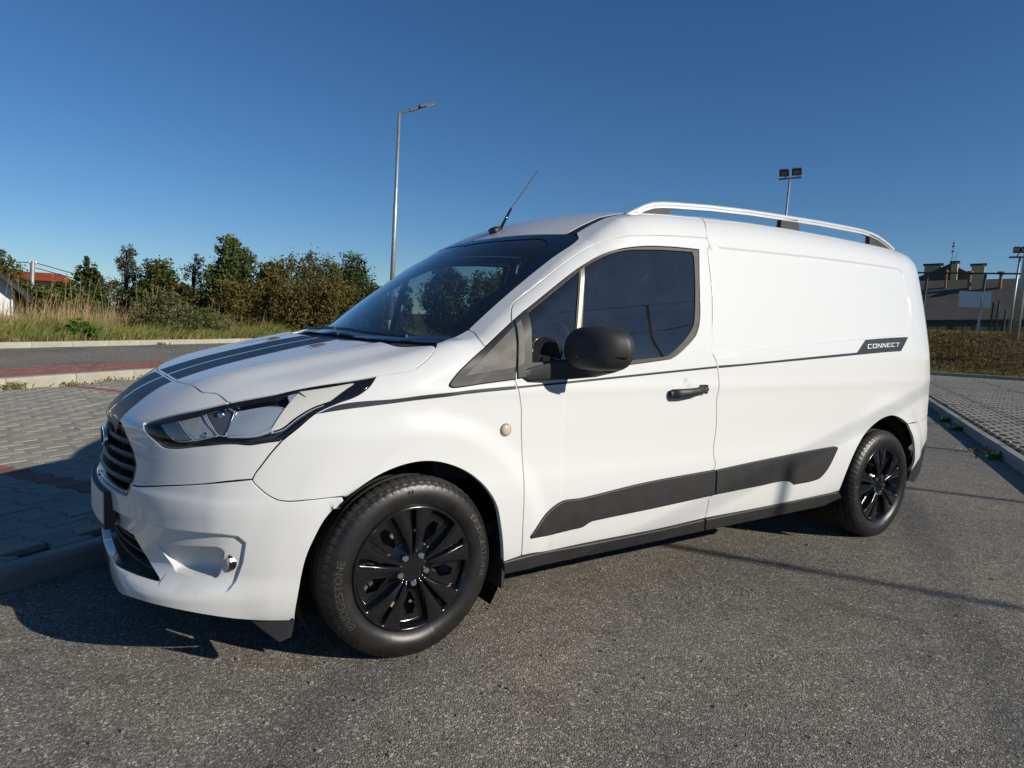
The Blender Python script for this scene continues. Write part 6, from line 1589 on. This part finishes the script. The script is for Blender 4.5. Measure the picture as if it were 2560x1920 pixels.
for r0,r1 in ((-3.36,-2.33),(-2.12,-1.19),(-.93,.14),(.42,1.4),(1.7,2.7),(-4.5,-3.6)):
    w=bbox('window',r0,r1,-.05,.0,1.25,EZ-.36,M['winframe'])
    mid=(r0+r1)/2
    for a0,a1,z0,z1 in ((r0+.04,mid-.03,1.30,1.70),(mid+.03,r1-.04,1.30,1.70),(r0+.04,mid-.03,1.75,EZ-.40),(mid+.03,r1-.04,1.75,EZ-.40)): bbox('pane',a0,a1,-.062,-.051,z0,z1,M['winglass'],w)
for r in (-2.23,-1.06,.28): bbox('pilaster',r-.05,r+.05,-.08,.0,1.1,EZ-.3,M['beige_pipe'] if r<-2 else M['beige_wall'])
m_=MB(); r2,z2=dep(-2.48,5.4,11.5); a=bl(r2,11.5,z2); m_.tube([a,a+UPV*1.75],[.025,.012],5)
for q,w in ((1.65,.10),(1.45,.14),(1.1,.12)): m_.box(a+UPV*q,(w,w,.12))
m_.tube([a+by*.22+UPV*.5,a+by*.26+UPV*1.1],.012,4); m_.tube([a+UPV*.6,a+by*.24+UPV*.75],.008,4); m_.obj('roof_aerial',M['lampgrey'],BD)
# ------------------------------------------------------------------ ball pitch: fence, backboard, posts
FN=empty('pitch_fence',(27.9,10.9,1.4),'tall dark green pitch fence with a top rail in front of the building','fence')
f0=np.array([27.1,12.9]);f1=np.array([29.06,7.86]); ft=unit(f1-f0); FL=np.linalg.norm(f1-f0); ftop=lambda q: 3.90-.022*q
def fp(q,z): k=f0+ft*q; return np.array([k[0],k[1],0])+UPV*z
for q in (.25,2.13,4.03,5.25):
    m_=MB(); m_.tube([fp(q,1.35),fp(q,ftop(q))],.05,8); m_.obj('post',M['fence'],FN)
m_=MB(); m_.tube([fp(-.6,ftop(0)),fp(5.25,ftop(5.25))],.032,8); m_.obj('top_rail',M['fence'],FN)
m_=MB(); m_.tube([fp(-.6,1.5),fp(5.25,1.5)],.02,6); m_.obj('bottom_rail',M['fence'],FN)
BB=empty('basketball_stand',(27.67,8.66,1.4),'grey basketball backboard on a steel post, seen from behind','basketball hoop')
bc=np.array([27.59,8.88,2.77]); bxr=unit((.36,-.93,-.035)); bzr=np.array([0,0,1.]); bnr=np.cross(bxr,bzr)
m_=MB(); m_.box(bc,(1.0,.03,.58),ax=[bxr,bnr,bzr]); Bo=m_.obj('backboard',M['board'],BB)
m_=MB(); c=bc-bnr*.0
for a0,b0_ in (((-.30,.22),(.32,.22)),((-.18,.22),(.10,-.20)),((-.46,-.16),(.22,.20)),((.22,.2),(.12,-.24))):
    m_.tube([c+bxr*a0[0]+bzr*a0[1]-bnr*.03,c+bxr*b0_[0]+bzr*b0_[1]-bnr*.03],.012,5)
m_.obj('brace',M['lampgrey'],Bo)
m_=MB(); pbm=np.array([27.66,8.72,1.35]); m_.tube([pbm,pbm+UPV*1.52],.045,8); m_.obj('post',M['galv'],BB)
# green gate posts to the right of the hoop
for q,(x,y,zt,lab) in enumerate(((27.79,8.38,2.67,'dark green fence post just right of the backboard'),(27.85,8.22,2.74,'taller dark green fence post paired with a wire panel'),(27.94,8.00,2.40,'shorter dark green fence post left of the right floodlight mast'))):
    m_=MB(); b=np.array([x,y,1.35]); m_.box(b+UPV*(zt-1.35)/2,(.05,.05,zt-1.35),ax=[(1,0,0),(0,1,0),UPV]); props(m_.obj('fence_post',M['fence']),lab,'post','green posts beside the pitch')
m_=MB(); a=np.array([27.79,8.38,1.45]);b_=np.array([27.85,8.22,1.45])
for q in range(12):
    z=UPV*(q*.1); m_.tube([a+z,b_+z],.004,3)
for q in range(5): k=a+(b_-a)*q/4; m_.tube([k,k+UPV*1.15],.004,3)
props(m_.obj('wire_panel',M['net']),'narrow dark wire mesh panel between two green posts','fence panel')
# ------------------------------------------------------------------ behind the photographer: bank and ball fence that the windows reflect
def back(u,v,z): return lot(u,v,z)
V=[];F=[]
prof_=[(-9.6,.09),(-10.4,.5),(-11.4,1.4),(-12.4,2.15),(-13.2,2.3),(-30,2.3)]
def bkh(u): return .55+.45*float(sst(20,8,np.array(float(u))))
for u in range(-40,62,3):
    for v,z in prof_: V.append(back(u,v,(z-.09)*bkh(u)+.09+.05*math.sin(u*.7+v)))
k=len(prof_); nu=len(range(-40,62,3))
for i in range(nu-1):
    for j in range(k-1): F.append((i*k+j,i*k+j+1,(i+1)*k+j+1,(i+1)*k+j))
o=mesh_obj('rear_bank',V,F,M['soil'],smooth=True); props(o,kind='structure')
nb=9000; u=nrng.uniform(-8,30,nb); v=nrng.uniform(-13.2,-10,nb); z=np.interp(-v,[9.6,10.4,11.4,12.4,13.2],[.09,.5,1.4,2.15,2.3]); z=(z-.09)*np.array([bkh(q) for q in u])+.09
p=np.stack([LU[0]*u+LV[0]*v,LU[1]*u+LV[1]*v,z],1); blades('rear_bank_grass',p,.15+.3*nrng.uniform(0,1,nb),M['gr_bank'],lean=.5,w=.03)
BF=empty('ball_fence',back(9,-12.4,2.7),'tall ball fence with mesh and inward curving posts on the bank behind the photographer','fence')
fv=-12.45; tops=[]
for i,u in enumerate(tuple(.74+2.575*k for k in range(-2,9))):
    b=back(u,fv,2.0); m_=MB(); pts=[b+np.array([*(LV*(.9*max(0,(f-.35)/.65)**2)),2.95*f]) for f in np.linspace(0,1,9)]
    m_.tube(pts,[.036]*9,8); m_.obj('post',M['fence'],BF); tops.append(pts)
m_=MB()
for f in (0,.33,.55,.78,1):
    off=LV*(.9*max(0,(f-.35)/.65)**2); m_.tube([back(-4.41,fv,2.0+2.95*f)+np.array([*off,0]),back(21.34,fv,2.0+2.95*f)+np.array([*off,0])],.010,4)
m_.obj('tension_wire',M['net'],BF)
V=[];E_=[]; m_=MB(); st=.10
def fpt(u,f): off=LV*(.9*max(0,(f-.35)/.65)**2); return back(u,fv,2.0+2.95*f)+np.array([*off,0])
nf=int(2.95/st)
for i in range(int(25.7/st)):
    for sg in (1,-1):
        u0=-4.41+i*st
        pts=[]
        for j in range(0,nf+1,3):
            uu=u0+sg*j*st
            if -4.41<=uu<=21.34: pts.append(fpt(uu,j/nf))
        if len(pts)>1: m_.tube(pts,.0035,3,cap=False)
o=m_.obj('mesh',M['net'],BF); o['kind']='stuff'
# ------------------------------------------------------------------ litter and stones on the asphalt
m_=MB(); m_.add([(2.62,-.04,.004),(2.74,-.10,.006),(2.80,-.04,.012),(2.66,.02,.006)],[(0,1,2,3)]); props(m_.obj('paper_scrap',M['paper']),'pale scrap of paper lying under the van by the rear wheel','litter')
ns=1500; m_=MB()
for q in range(ns):
    r=rng.uniform(.004,.010)*(1.5 if rng.random()<.06 else 1)
    u=rng.uniform(-3,7); v=rng.uniform(-3.6,.9); p=lot(u,v,0); h=r*rng.uniform(.4,.7); a0=rng.uniform(0,6.28); k=5
    V=[(p[0]+r*math.cos(a0+6.283*j/k)*rng.uniform(.7,1.2),p[1]+r*math.sin(a0+6.283*j/k)*rng.uniform(.7,1.1),0) for j in range(k)]
    V+=[(p[0]+(x-p[0])*.6,p[1]+(y-p[1])*.6,h) for x,y,_ in V[:k]]
    m_.add(V,[tuple(range(k,2*k))]+[(j,(j+1)%k,k+(j+1)%k,k+j) for j in range(k)],0 if rng.random()<.6 else 1)
o=m_.obj('loose_grit',None,mats=[concrete('grit_grey',(.12,.115,.105),(.22,.21,.19),20),concrete('grit_tan',(.24,.20,.14),(.36,.30,.21),20)]); props(o,kind='stuff')
